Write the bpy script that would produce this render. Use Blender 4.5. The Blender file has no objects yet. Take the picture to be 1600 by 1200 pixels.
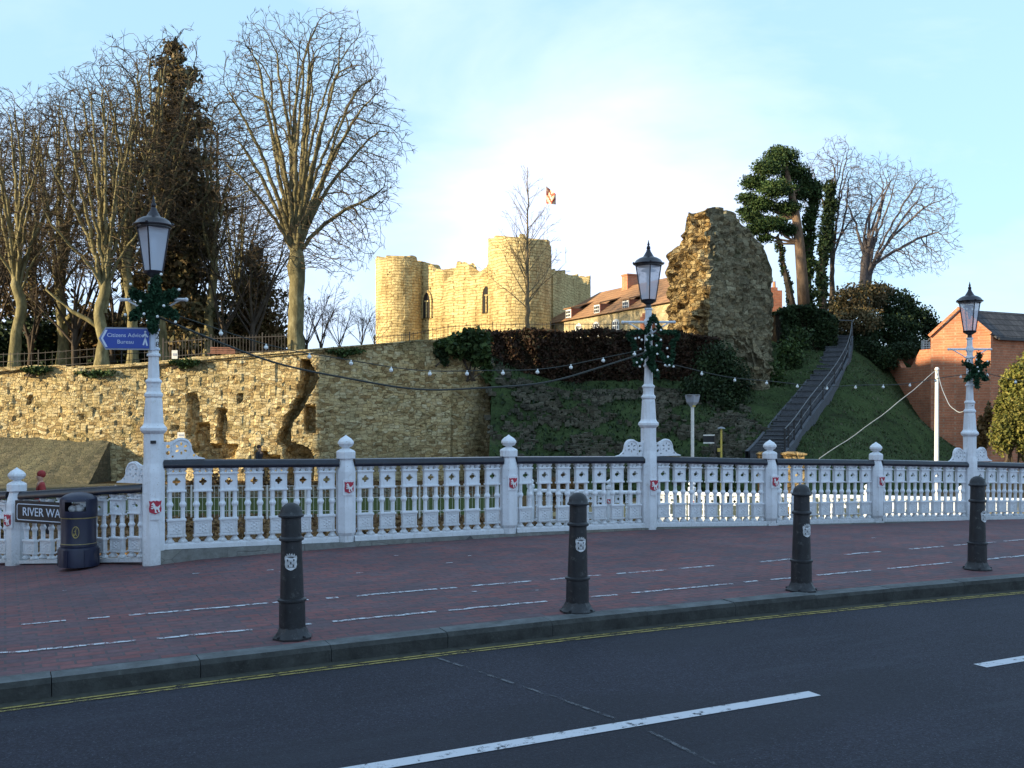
import bpy, bmesh, math, random
import numpy as np
from mathutils import Vector, Matrix, noise
from mathutils.geometry import tessellate_polygon

# ---------------------------------------------------------------- camera, sky, sun
SC = bpy.context.scene
COL = SC.collection
R = math.radians
EYE = 1.646; F = 1560.0; HOR = 651.0
cam_d = bpy.data.cameras.new("camera"); cam = bpy.data.objects.new("camera", cam_d); COL.objects.link(cam)
cam.location = (0, 0, EYE); cam.rotation_euler = (R(90), 0, 0)
cam_d.sensor_width = 36; cam_d.lens = 36*F/1600; cam_d.shift_y = (HOR-600)/1600
cam_d.clip_start = .05; cam_d.clip_end = 6000
SC.camera = cam
SUN_AZ = 67.0      # degrees to the left of straight behind the camera
SUN_EL = 13.0
sx, sy = -math.sin(R(SUN_AZ)), -math.cos(R(SUN_AZ))
SDIR = Vector((sx*math.cos(R(SUN_EL)), sy*math.cos(R(SUN_EL)), math.sin(R(SUN_EL))))
sl = bpy.data.lights.new("sun", 'SUN'); so = bpy.data.objects.new("sun", sl); COL.objects.link(so)
sl.energy = 5.0; sl.angle = R(.55); sl.color = (1.0, .84, .55)
so.rotation_euler = SDIR.to_track_quat('Z', 'Y').to_euler()
W = bpy.data.worlds.new("World"); SC.world = W; W.use_nodes = True
nt = W.node_tree; nt.nodes.clear()
def wn(t, **k):
    n = nt.nodes.new(t)
    for a, b in k.items(): setattr(n, a, b)
    return n
out = wn('ShaderNodeOutputWorld'); bg = wn('ShaderNodeBackground'); bg.inputs[1].default_value = .105
sky = wn('ShaderNodeTexSky', sky_type='NISHITA', sun_disc=False, sun_elevation=R(SUN_EL), sun_rotation=math.atan2(sx, sy))
sky.air_density = 1.0; sky.dust_density = .6; sky.ozone_density = 2.2
tc = wn('ShaderNodeTexCoord')
mp = wn('ShaderNodeMapping'); mp.inputs['Scale'].default_value = (1.0, 1.0, 3.2); mp.inputs['Location'].default_value = (.35, .1, .2)
nz = wn('ShaderNodeTexNoise'); nz.inputs['Scale'].default_value = 1.9; nz.inputs['Detail'].default_value = 7; nz.inputs['Roughness'].default_value = .55; nz.inputs['Distortion'].default_value = .4
cr = wn('ShaderNodeValToRGB'); cr.color_ramp.elements[0].position = .47; cr.color_ramp.elements[1].position = .80
sp = wn('ShaderNodeSeparateXYZ')
# thicker, brighter cloud bank low in the middle of the view (direction 0.13, 1, 0.16)
dt = wn('ShaderNodeVectorMath', operation='DISTANCE'); dt.inputs[1].default_value = (.11, .97, .16)
dm = wn('ShaderNodeMapRange'); dm.inputs['From Min'].default_value = .02; dm.inputs['From Max'].default_value = .24; dm.inputs['To Min'].default_value = .36; dm.inputs['To Max'].default_value = 0
ad = wn('ShaderNodeMath', operation='ADD', use_clamp=True)
lo = wn('ShaderNodeMapRange'); lo.inputs['From Min'].default_value = .0; lo.inputs['From Max'].default_value = .30; lo.inputs['To Min'].default_value = .22; lo.inputs['To Max'].default_value = 0
ad2 = wn('ShaderNodeMath', operation='ADD', use_clamp=True)
mul = wn('ShaderNodeMath', operation='MULTIPLY'); mul.inputs[1].default_value = .95
mx = wn('ShaderNodeMix', data_type='RGBA'); mx.inputs['B'].default_value = (5.0, 5.7, 7.4, 1)
L = nt.links.new
L(tc.outputs['Generated'], mp.inputs[0]); L(mp.outputs[0], nz.inputs['Vector'])
L(tc.outputs['Generated'], dt.inputs[0]); L(dt.outputs['Value'], dm.inputs['Value'])
L(tc.outputs['Generated'], sp.inputs[0]); L(sp.outputs['Z'], lo.inputs['Value'])
L(nz.outputs['Fac'], ad.inputs[0]); L(dm.outputs[0], ad.inputs[1])
L(ad.outputs[0], ad2.inputs[0]); L(lo.outputs[0], ad2.inputs[1])
L(ad2.outputs[0], cr.inputs[0]); L(cr.outputs['Color'], mul.inputs[0]); L(mul.outputs[0], mx.inputs['Factor'])
veil = wn('ShaderNodeMix', data_type='RGBA'); veil.inputs['Factor'].default_value = .62; veil.inputs['B'].default_value = (3.4, 5.35, 7.3, 1)
L(sky.outputs[0], veil.inputs['A']); L(veil.outputs['Result'], mx.inputs['A']); L(mx.outputs['Result'], bg.inputs[0]); L(bg.outputs[0], out.inputs[0])
SC.view_settings.view_transform = 'Standard'; SC.view_settings.look = 'None'
SC.view_settings.exposure = 1.02; SC.view_settings.gamma = 1
SC.render.engine = 'CYCLES'
SC.cycles.max_bounces = 6; SC.cycles.diffuse_bounces = 3; SC.cycles.transparent_max_bounces = 8

# ---------------------------------------------------------------- helpers
def at(px, py, Y): return Vector(((px-800)/F*Y, Y, EYE-(py-HOR)/F*Y))
rng = random.Random(7)
def sm(a, b, x):
    t = min(1, max(0, (x-a)/(b-a))); return t*t*(3-2*t)
def interp(tab, x):
    if x <= tab[0][0]: return tab[0][1]
    for (a, b), (c, d) in zip(tab, tab[1:]):
        if x <= c: return b+(d-b)*(x-a)/(c-a)
    return tab[-1][1]

class MB:
    def __init__(s): s.v = []; s.f = []; s.fm = []; s.m = 0
    def add(s, vs, fs):
        o = len(s.v); s.v += [tuple(v) for v in vs]; s.f += [tuple(i+o for i in f) for f in fs]; s.fm += [s.m]*len(fs)
    def box(s, c, d, rz=0, M=None):
        x, y, z = d[0]/2, d[1]/2, d[2]/2
        ca, sa = math.cos(rz), math.sin(rz)
        vs = []
        for k in (-z, z):
            for i, j in ((-x, -y), (x, -y), (x, y), (-x, y)):
                p = Vector((c[0]+i*ca-j*sa, c[1]+i*sa+j*ca, c[2]+k))
                vs.append(M @ p if M else p)
        s.add(vs, [(3, 2, 1, 0), (4, 5, 6, 7), (0, 1, 5, 4), (1, 2, 6, 5), (2, 3, 7, 6), (3, 0, 4, 7)])
    def bar(s, a, b, w, h=None):
        a = Vector(a); b = Vector(b); d = (b-a); h = h or w
        u = d.cross(Vector((0, 0, 1)));
        if u.length < 1e-4: u = Vector((1, 0, 0))
        u.normalize(); v = u.cross(d).normalized()
        q = [(-1, -1), (1, -1), (1, 1), (-1, 1)]
        s.add([a+u*w/2*i+v*h/2*j for i, j in q]+[b+u*w/2*i+v*h/2*j for i, j in q],
              [(3, 2, 1, 0), (4, 5, 6, 7), (0, 1, 5, 4), (1, 2, 6, 5), (2, 3, 7, 6), (3, 0, 4, 7)])
    def lathe(s, prof, c=(0, 0, 0), n=8, ph=None, flute=0, cap=True, M=None):
        ph = math.pi/n if ph is None else ph
        vs = []
        for r, z in prof:
            for k in range(n):
                a = ph+2*math.pi*k/n
                rr = r*(1-(flute if k % 2 else 0))
                p = Vector((c[0]+rr*math.cos(a), c[1]+rr*math.sin(a), c[2]+z)); vs.append(M @ p if M else p)
        fs = []
        for j in range(len(prof)-1):
            for k in range(n):
                k2 = (k+1) % n; fs.append((j*n+k, j*n+k2, (j+1)*n+k2, (j+1)*n+k))
        if cap: fs.append(tuple(range(n-1, -1, -1))); fs.append(tuple(range((len(prof)-1)*n, len(prof)*n)))
        s.add(vs, fs)
    def tube(s, pts, rs, n=5, cap=True):
        vs = []; N = len(pts)
        for i, p in enumerate(pts):
            d = (pts[min(i+1, N-1)]-pts[max(i-1, 0)])
            if d.length < 1e-6: d = Vector((0, 0, 1))
            d.normalize()
            ref = Vector((1, 0, 0)) if abs(d.x) < .8 else Vector((0, 1, 0))
            u = d.cross(ref).normalized(); w = d.cross(u)
            r = rs[i] if hasattr(rs, '__len__') else rs
            for k in range(n):
                a = 2*math.pi*k/n; vs.append(p+u*(r*math.cos(a))+w*(r*math.sin(a)))
        fs = []
        for j in range(N-1):
            for k in range(n):
                k2 = (k+1) % n; fs.append((j*n+k, (j+1)*n+k, (j+1)*n+k2, j*n+k2))
        if cap: fs.append(tuple(range(n))); fs.append(tuple(range(N*n-1, (N-1)*n-1, -1)))
        s.add(vs, fs)
    def plate(s, outer, holes, t, M=None, c=(0, 0, 0)):
        # outline in (x, z), thickness t along y
        loops = [outer]+list(holes)
        tri = tessellate_polygon([[Vector((a, b, 0)) for a, b in l] for l in loops])
        flat = [p for l in loops for p in l]; n = len(flat)
        vs = [Vector((a+c[0], -t/2+c[1], b+c[2])) for a, b in flat]+[Vector((a+c[0], t/2+c[1], b+c[2])) for a, b in flat]
        if M: vs = [M @ v for v in vs]
        fs = [tuple(f) for f in tri]+[tuple(i+n for i in reversed(f)) for f in tri]
        o = 0
        for l in loops:
            for i in range(len(l)):
                j = (i+1) % len(l); fs.append((o+i, o+j, n+o+j, n+o+i))
            o += len(l)
        s.add(vs, fs)
    def ball(s, c, r, n=8, m=5, sc=(1, 1, 1)):
        pr = []
        vs = []
        for j in range(m+1):
            a = math.pi*j/m
            for k in range(n):
                b = 2*math.pi*k/n
                vs.append((c[0]+r*sc[0]*math.sin(a)*math.cos(b), c[1]+r*sc[1]*math.sin(a)*math.sin(b), c[2]-r*sc[2]*math.cos(a)))
        fs = [(j*n+k, j*n+(k+1) % n, (j+1)*n+(k+1) % n, (j+1)*n+k) for j in range(m) for k in range(n)]
        s.add(vs, fs)
    def build(s, name, mat, parent=None, off=(0, 0, 0), smooth=False, fix=True):
        me = bpy.data.meshes.new(name)
        ox, oy, oz = off
        me.from_pydata([(a-ox, b-oy, c-oz) for a, b, c in s.v], [], s.f)
        if fix:
            bm = bmesh.new(); bm.from_mesh(me); bmesh.ops.recalc_face_normals(bm, faces=bm.faces); bm.to_mesh(me); bm.free()
        mats = mat if isinstance(mat, (list, tuple)) else [mat]
        for m in mats: me.materials.append(m)
        if len(mats) > 1: me.polygons.foreach_set('material_index', s.fm)
        if smooth:
            me.polygons.foreach_set('use_smooth', [True]*len(me.polygons))
            if smooth == 'auto':
                me.set_sharp_from_angle(angle=R(38))
        o = bpy.data.objects.new(name, me); COL.objects.link(o)
        if parent: o.parent = parent
        else: o.location = off
        return o
def tag(o, label=None, cat=None, group=None, kind=None):
    if label: o['label'] = label
    if cat: o['category'] = cat
    if group: o['group'] = group
    if kind: o['kind'] = kind
    return o
def empty(name, loc, label, cat, group=None, rz=0):
    o = bpy.data.objects.new(name, None); COL.objects.link(o); o.location = loc; o.rotation_euler = (0, 0, rz)
    o.empty_display_size = .1
    return tag(o, label, cat, group)
def kids(o): return [c for c in bpy.data.objects if c.parent == o]
def copy_tree(o, parent=None, ks=None):
    c = o.copy(); COL.objects.link(c); c.parent = parent
    for ch in kids(o): copy_tree(ch, c)
    return c
def struct(o): o['kind'] = 'structure'; return o
def text_mb(mb, body, size, M, extrude=.002):
    cu = bpy.data.curves.new('t', 'FONT'); cu.body = body; cu.size = size; cu.extrude = extrude; cu.align_x = 'CENTER'; cu.align_y = 'CENTER'; cu.resolution_u = 3
    ob = bpy.data.objects.new('t', cu); COL.objects.link(ob)
    dg = bpy.context.evaluated_depsgraph_get(); me = bpy.data.meshes.new_from_object(ob.evaluated_get(dg))
    mb.add([M @ v.co for v in me.vertices], [tuple(p.vertices) for p in me.polygons])
    bpy.data.objects.remove(ob); bpy.data.curves.remove(cu); bpy.data.meshes.remove(me)
XZ = Matrix(((1, 0, 0, 0), (0, 0, -1, 0), (0, 1, 0, 0), (0, 0, 0, 1)))   # text plane facing -Y

# ---------------------------------------------------------------- materials
def new_mat(name):
    m = bpy.data.materials.new(name); m.use_nodes = True
    n = m.node_tree.nodes; b = n['Principled BSDF']
    return m, m.node_tree, b
class NB:
    def __init__(s, t): s.t = t
    def __call__(s, ty, ins=None, **k):
        n = s.t.nodes.new(ty)
        for a, b in k.items(): setattr(n, a, b)
        for a, b in (ins or {}).items():
            i = n.inputs[a]
            if hasattr(b, 'is_output') or isinstance(b, bpy.types.NodeSocket): s.t.links.new(b, i)
            else: i.default_value = b
        return n
def ramp(nb, fac, stops):
    r = nb('ShaderNodeValToRGB', {'Fac': fac}); e = r.color_ramp.elements
    while len(e) < len(stops): e.new(.5)
    for el, (p, c) in zip(e, stops): el.position = p; el.color = (*c, 1) if len(c) == 3 else c
    return r.outputs['Color']
def mixc(nb, f, a, b, bt='MIX'):
    n = nb('ShaderNodeMix', data_type='RGBA', blend_type=bt)
    for k, v in (('Factor', f), ('A', a), ('B', b)):
        i = n.inputs[k]
        if isinstance(v, bpy.types.NodeSocket): nb.t.links.new(v, i)
        elif k == 'Factor': i.default_value = v
        else: n.inputs[k].default_value = (*v, 1)
    return n.outputs['Result']
def coords(nb, scale=(1, 1, 1), kind='Object'):
    c = nb('ShaderNodeTexCoord'); return nb('ShaderNodeMapping', {'Vector': c.outputs[kind], 'Scale': scale}).outputs[0]
def paint(name, col, rough=.45, metal=0, var=.12, sc=6, bump=.0, spec=None, dirt=None):
    m, t, b = new_mat(name); nb = NB(t); co = coords(nb)
    n = nb('ShaderNodeTexNoise', {'Vector': co, 'Scale': sc, 'Detail': 5, 'Roughness': .65})
    lo_ = tuple(c*(1-var*1.6) for c in col); hi = tuple(min(1, c*(1+var)) for c in col)
    c = ramp(nb, n.outputs['Fac'], [(.32, lo_), (.68, hi)])
    if dirt:
        n2 = nb('ShaderNodeTexNoise', {'Vector': co, 'Scale': sc*3, 'Detail': 6, 'Roughness': .75})
        f = ramp(nb, n2.outputs['Fac'], [(.58, (0, 0, 0)), (.74, (1, 1, 1))])
        c = mixc(nb, f, c, dirt)
    t.links.new(c, b.inputs['Base Color']); b.inputs['Roughness'].default_value = rough; b.inputs['Metallic'].default_value = metal
    if spec is not None: b.inputs['Specular IOR Level'].default_value = spec
    if bump:
        n3 = nb('ShaderNodeTexNoise', {'Vector': co, 'Scale': sc*8, 'Detail': 3})
        bp = nb('ShaderNodeBump', {'Height': n3.outputs['Fac'], 'Strength': bump, 'Distance': .01}); t.links.new(bp.outputs[0], b.inputs['Normal'])
    return m
def stone(name, cols, scale=3.0, zs=1.7, mortar=(.12, .09, .05), stain=(.09, .075, .045), stain_amt=.6, moss=None, bump=.6, mw=.06, dist=.06, msc=.25):
    m, t, b = new_mat(name); nb = NB(t); co0 = coords(nb)
    wv = nb('ShaderNodeTexNoise', {'Vector': co0, 'Scale': 1.3, 'Detail': 2}).outputs['Color']
    co1 = nb('ShaderNodeVectorMath', {0: wv, 1: (.5, .5, .5)}, operation='SUBTRACT').outputs[0]
    co2 = nb('ShaderNodeVectorMath', {0: co1, 'Scale': .25}, operation='SCALE').outputs[0]
    co3 = nb('ShaderNodeVectorMath', {0: co0, 1: co2}, operation='ADD').outputs[0]
    co = nb('ShaderNodeMapping', {'Vector': co3, 'Scale': (1, 1, zs)}).outputs[0]
    v1 = nb('ShaderNodeTexVoronoi', {'Vector': co, 'Scale': scale, 'Randomness': .8}, distance='CHEBYCHEV')
    v1b = nb('ShaderNodeTexVoronoi', {'Vector': co, 'Scale': scale, 'Randomness': .8}, distance='CHEBYCHEV', feature='F2')
    edge = nb('ShaderNodeMath', {0: v1b.outputs['Distance'], 1: v1.outputs['Distance']}, operation='SUBTRACT').outputs[0]
    sepc = nb('ShaderNodeSeparateColor', {'Color': v1.outputs['Color']}).outputs[0]
    n = len(cols)
    c = ramp(nb, sepc, [(.08+.84*i/(n-1), cols[i]) for i in range(n)])
    fine = nb('ShaderNodeTexNoise', {'Vector': co0, 'Scale': scale*5, 'Detail': 6, 'Roughness': .7}).outputs['Fac']
    c = mixc(nb, .55, c, ramp(nb, fine, [(.3, (.28, .25, .2)), (.7, (.95, .93, .9))]), 'OVERLAY')
    big = nb('ShaderNodeTexNoise', {'Vector': co0, 'Scale': msc, 'Detail': 7, 'Roughness': .68}).outputs['Fac']
    f = ramp(nb, big, [(.48, (0, 0, 0)), (.70, (stain_amt,)*3)])
    c = mixc(nb, f, c, stain)
    if moss:
        mo = nb('ShaderNodeTexNoise', {'Vector': nb('ShaderNodeMapping', {'Vector': co0, 'Location': (7, 3, 9)}).outputs[0], 'Scale': msc*3.2, 'Detail': 7, 'Roughness': .7}).outputs['Fac']
        c = mixc(nb, ramp(nb, mo, [(.55, (0, 0, 0)), (.68, (.75,)*3)]), c, moss)
    mf = ramp(nb, edge, [(0, (1, 1, 1)), (mw, (0, 0, 0))])
    c = mixc(nb, mf, c, mortar)
    t.links.new(c, b.inputs['Base Color']); b.inputs['Roughness'].default_value = .95; b.inputs['Specular IOR Level'].default_value = .15
    h1 = ramp(nb, edge, [(0, (0, 0, 0)), (mw*2.2, (.8, .8, .8))])
    h = nb('ShaderNodeMath', {0: h1, 1: fine}, operation='ADD').outputs[0]
    h2 = nb('ShaderNodeMath', {0: h, 1: sepc}, operation='ADD').outputs[0]
    bp = nb('ShaderNodeBump', {'Height': h2, 'Strength': bump, 'Distance': dist}); t.links.new(bp.outputs[0], b.inputs['Normal'])
    return m
def leafmat(name, cols, rough=.7, trans=0):
    m, t, b = new_mat(name); nb = NB(t)
    g = nb('ShaderNodeNewGeometry').outputs['Random Per Island']
    n = len(cols); c = ramp(nb, g, [(i/(n-1), cols[i]) for i in range(n)])
    big = nb('ShaderNodeTexNoise', {'Vector': coords(nb), 'Scale': .7, 'Detail': 3}).outputs['Fac']
    c = mixc(nb, .5, c, ramp(nb, big, [(.35, (.35, .35, .33)), (.65, (.9, .9, .8))]), 'OVERLAY')
    t.links.new(c, b.inputs['Base Color']); b.inputs['Roughness'].default_value = rough; b.inputs['Specular IOR Level'].default_value = .25
    return m
def bark(name, a, b_, c_, sc=3):
    m, t, b = new_mat(name); nb = NB(t); co = coords(nb, (1, 1, .35))
    n = nb('ShaderNodeTexNoise', {'Vector': co, 'Scale': sc, 'Detail': 8, 'Roughness': .75}).outputs['Fac']
    c = ramp(nb, n, [(.3, a), (.5, b_), (.7, c_)])
    t.links.new(c, b.inputs['Base Color']); b.inputs['Roughness'].default_value = .95; b.inputs['Specular IOR Level'].default_value = .1
    bp = nb('ShaderNodeBump', {'Height': n, 'Strength': .8, 'Distance': .08}); t.links.new(bp.outputs[0], b.inputs['Normal'])
    return m

def white_iron():
    m = paint('white_cast_iron', (.73, .76, .80), .42, var=.07, sc=5, bump=.25, dirt=(.52, .52, .49)); t = m.node_tree; nb = NB(t); b = t.nodes['Principled BSDF']
    c = b.inputs['Base Color'].links[0].from_socket; co = coords(nb)
    chips = nb('ShaderNodeTexNoise', {'Vector': co, 'Scale': 46, 'Detail': 4, 'Roughness': .6}).outputs['Fac']
    c = mixc(nb, ramp(nb, chips, [(.665, (0, 0, 0)), (.70, (.8,)*3)]), c, (.30, .25, .20))
    run = nb('ShaderNodeTexNoise', {'Vector': nb('ShaderNodeMapping', {'Vector': co, 'Scale': (18, 18, 2.2)}).outputs[0], 'Scale': 1.0, 'Detail': 5, 'Roughness': .7}).outputs['Fac']
    c = mixc(nb, ramp(nb, run, [(.56, (0, 0, 0)), (.74, (.55,)*3)]), c, (.42, .40, .36))
    z = nb('ShaderNodeSeparateXYZ', {0: co}).outputs['Z']; zr_ = nb('ShaderNodeMapRange', {'Value': z, 'From Min': .30, 'From Max': -.05, 'To Min': 0, 'To Max': .5}).outputs[0]
    gr = nb('ShaderNodeMath', {0: chips, 1: zr_}, operation='MULTIPLY').outputs[0]; gr = nb('ShaderNodeMath', {0: gr, 1: 1.6}, operation='MULTIPLY', use_clamp=True).outputs[0]
    c = mixc(nb, gr, c, (.22, .23, .22)); t.links.new(c, b.inputs['Base Color']); return m

M_RAIL = paint('navy_handrail_paint', (.010, .014, .026), .28, var=.3, sc=9, bump=.1, dirt=(.05, .05, .06))
M_BLACK = paint('black_iron', (.012, .013, .016), .4, var=.3, bump=.1)
M_LANT = paint('lantern_black', (.010, .008, .016), .35, var=.3)
M_BOLL = paint('bollard_paint', (.011, .013, .017), .5, var=.35, sc=7, bump=.25, dirt=(.085, .09, .09))
M_SILV = paint('silver_crest', (.55, .56, .58), .55, var=.25, sc=40)
M_RED = paint('crest_red', (.42, .02, .05), .5, var=.1)
M_HORSE = paint('crest_white', (.75, .75, .75), .5, var=.05)
M_BIN = paint('bin_plastic', (.009, .014, .040), .42, var=.2, sc=5, bump=.05)
M_GOLD = paint('gold_emblem', (.38, .30, .10), .5, var=.2)
M_BINL = paint('bin_litter', (.55, .56, .58), .7, var=.3, sc=30)
M_BLUE = paint('sign_blue', (.015, .06, .36), .4, var=.08)
M_SIGNW = paint('sign_white', (.62, .70, .82), .5, var=.05)
M_SIGNG = paint('sign_grey_border', (.32, .34, .40), .5, var=.1)
M_SIGNK = paint('sign_black', (.006, .008, .012), .5, var=.2)
M_BULB = paint('bulb_white', (.78, .82, .80), .25, var=.03)
M_WIRE = paint('wire_dark', (.03, .035, .03), .6)
M_WIREG = paint('rope_grey', (.35, .36, .36), .7)
M_POLE = paint('pole_white', (.72, .70, .66), .5, var=.08)
M_YEL = paint('fitting_yellow', (.55, .42, .08), .5)
M_GREY = paint('galvanised', (.22, .23, .24), .5, .2)
M_HRAIL = paint('handrail_steel', (.12, .125, .13), .5, .2)
M_RUST = paint('railing_brown', (.055, .045, .04), .7, var=.3)
M_CONC = stone('plinth_stone', [(.16, .17, .17), (.2, .21, .2)], 2, 1, (.09, .09, .09), bump=.2, stain_amt=.5, mw=.01)
M_WHITE = white_iron()
# lantern glass: frosted, lets some of what is behind it through
def glass(name, col, a):
    m, t, b = new_mat(name); nb = NB(t)
    tr = nb('ShaderNodeBsdfTransparent'); b.inputs['Base Color'].default_value = (*col, 1); b.inputs['Roughness'].default_value = .15
    ms = nb('ShaderNodeMixShader', {0: a}); t.links.new(tr.outputs[0], ms.inputs[1]); t.links.new(b.outputs[0], ms.inputs[2])
    t.links.new(ms.outputs[0], t.nodes['Material Output'].inputs[0]); return m
M_GLASS = glass('frosted_glass', (.62, .68, .78), .62)
M_WIN = paint('window_glass', (.03, .035, .045), .12, var=.2)
M_WWIN = paint('window_white', (.8, .78, .74), .5, var=.05)

SAND = [(.30, .21, .10), (.50, .38, .19), (.62, .49, .28), (.53, .40, .20), (.68, .56, .35), (.40, .30, .15)]
M_WALL = stone('castle_wall_stone', SAND, 3.9, 1.8, (.15, .11, .055), stain=(.26, .23, .13), stain_amt=.7, moss=(.16, .145, .06), bump=.8, mw=.05, dist=.07)
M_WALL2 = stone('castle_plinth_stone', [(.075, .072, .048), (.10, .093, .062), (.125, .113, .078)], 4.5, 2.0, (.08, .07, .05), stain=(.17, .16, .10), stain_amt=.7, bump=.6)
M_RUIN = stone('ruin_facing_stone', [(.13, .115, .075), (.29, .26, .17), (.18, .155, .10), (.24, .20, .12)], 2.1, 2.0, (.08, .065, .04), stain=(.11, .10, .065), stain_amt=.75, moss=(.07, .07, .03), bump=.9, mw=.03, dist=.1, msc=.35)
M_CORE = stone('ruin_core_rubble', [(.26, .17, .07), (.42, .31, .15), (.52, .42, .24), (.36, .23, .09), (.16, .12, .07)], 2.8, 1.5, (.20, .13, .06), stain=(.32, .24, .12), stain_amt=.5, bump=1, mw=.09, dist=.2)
M_ROCK = stone('rubble_stone', [(.055, .054, .042), (.115, .108, .082), (.075, .072, .055)], 1.5, 1, (.05, .045, .035), moss=(.03, .035, .018), bump=.8, mw=.02)
M_BRICK_H = stone('house_stone', [(.36, .29, .17), (.45, .37, .23)], 2.5, 2, (.26, .2, .11), bump=.3, mw=.04)

def brickmat(name, c1, c2, mo, w, h, ms=.012, mapping=(1, 1, 1), plane='XY', rough=.9, stain=None, bump=.4, wear=None):
    m, t, b = new_mat(name); nb = NB(t); co = coords(nb, mapping)
    if plane != 'XY':
        s = nb('ShaderNodeSeparateXYZ', {0: co})
        xs = nb('ShaderNodeMath', {0: s.outputs['X'], 1: s.outputs['Y']}, operation='ADD').outputs[0]
        vec = nb('ShaderNodeCombineXYZ', {'X': xs, 'Y': s.outputs['Z']}).outputs[0]
    else: vec = co
    br = nb('ShaderNodeTexBrick', {'Vector': vec, 'Color1': (*c1, 1), 'Color2': (*c2, 1), 'Mortar': (*mo, 1), 'Scale': 1, 'Mortar Size': ms, 'Mortar Smooth': .3, 'Bias': 0, 'Brick Width': w, 'Row Height': h})
    c = br.outputs['Color']
    n = nb('ShaderNodeTexNoise', {'Vector': co, 'Scale': 1.1, 'Detail': 8, 'Roughness': .7}).outputs['Fac']
    c = mixc(nb, .75, c, ramp(nb, n, [(.3, (.32, .32, .34)), (.7, (.68, .66, .64))]), 'OVERLAY')
    n2 = nb('ShaderNodeTexNoise', {'Vector': co, 'Scale': 14, 'Detail': 4, 'Roughness': .7}).outputs['Fac']
    c = mixc(nb, .5, c, ramp(nb, n2, [(.3, (.3, .3, .3)), (.7, (.72, .72, .72))]), 'OVERLAY')
    if wear:
        nf = nb('ShaderNodeTexNoise', {'Vector': nb('ShaderNodeMapping', {'Vector': co, 'Scale': (.6, 2.2, 1), 'Location': (3, 8, 0)}).outputs[0], 'Scale': 2.4, 'Detail': 6, 'Roughness': .75}).outputs['Fac']
        c = mixc(nb, ramp(nb, nf, [(.58, (0, 0, 0)), (.74, (.7,)*3)]), c, wear)
    if wear:
        gum = nb('ShaderNodeTexVoronoi', {'Vector': co, 'Scale': 2.6}).outputs['Distance']
        c = mixc(nb, ramp(nb, gum, [(.045, (.65,)*3), (.07, (0, 0, 0))]), c, (.045, .04, .045))
        st = nb('ShaderNodeTexNoise', {'Vector': co, 'Scale': .45, 'Detail': 8, 'Roughness': .72, 'Distortion': .6}).outputs['Fac']
        c = mixc(nb, ramp(nb, st, [(.50, (0, 0, 0)), (.66, (.55,)*3)]), c, (.070, .060, .070))
    t.links.new(c, b.inputs['Base Color']); b.inputs['Roughness'].default_value = rough; b.inputs['Specular IOR Level'].default_value = .25
    hh = nb('ShaderNodeMath', {0: br.outputs['Fac'], 1: -1.0}, operation='MULTIPLY').outputs[0]
    h2 = nb('ShaderNodeMath', {0: hh, 1: n2}, operation='ADD').outputs[0]
    bp = nb('ShaderNodeBump', {'Height': h2, 'Strength': bump, 'Distance': .006}); t.links.new(bp.outputs[0], b.inputs['Normal'])
    return m
M_PAVE = brickmat('brick_paving', (.175, .070, .070), (.100, .070, .082), (.08, .066, .072), .21, .105, .010, rough=.8, wear=(.22, .085, .075))
M_REDB = brickmat('red_brick', (.50, .19, .10), (.43, .155, .08), (.42, .24, .15), .45, .15, .02, plane='XZ')
M_REDB2 = brickmat('old_red_brick', (.30, .10, .055), (.20, .07, .045), (.25, .15, .1), .45, .15, .02, plane='XZ')
M_TILE = brickmat('clay_roof_tiles', (.34, .185, .09), (.26, .14, .07), (.17, .09, .045), .35, .28, .03, plane='XZ', bump=.8)
M_SLATE = brickmat('slate_roof', (.085, .082, .085), (.055, .055, .06), (.03, .03, .03), .5, .35, .03, plane='XZ', bump=.6)
M_OCC = brickmat('occluder_brick', (.30, .14, .09), (.24, .11, .07), (.3, .25, .2), .4, .14, .02, plane='XZ')

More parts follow.
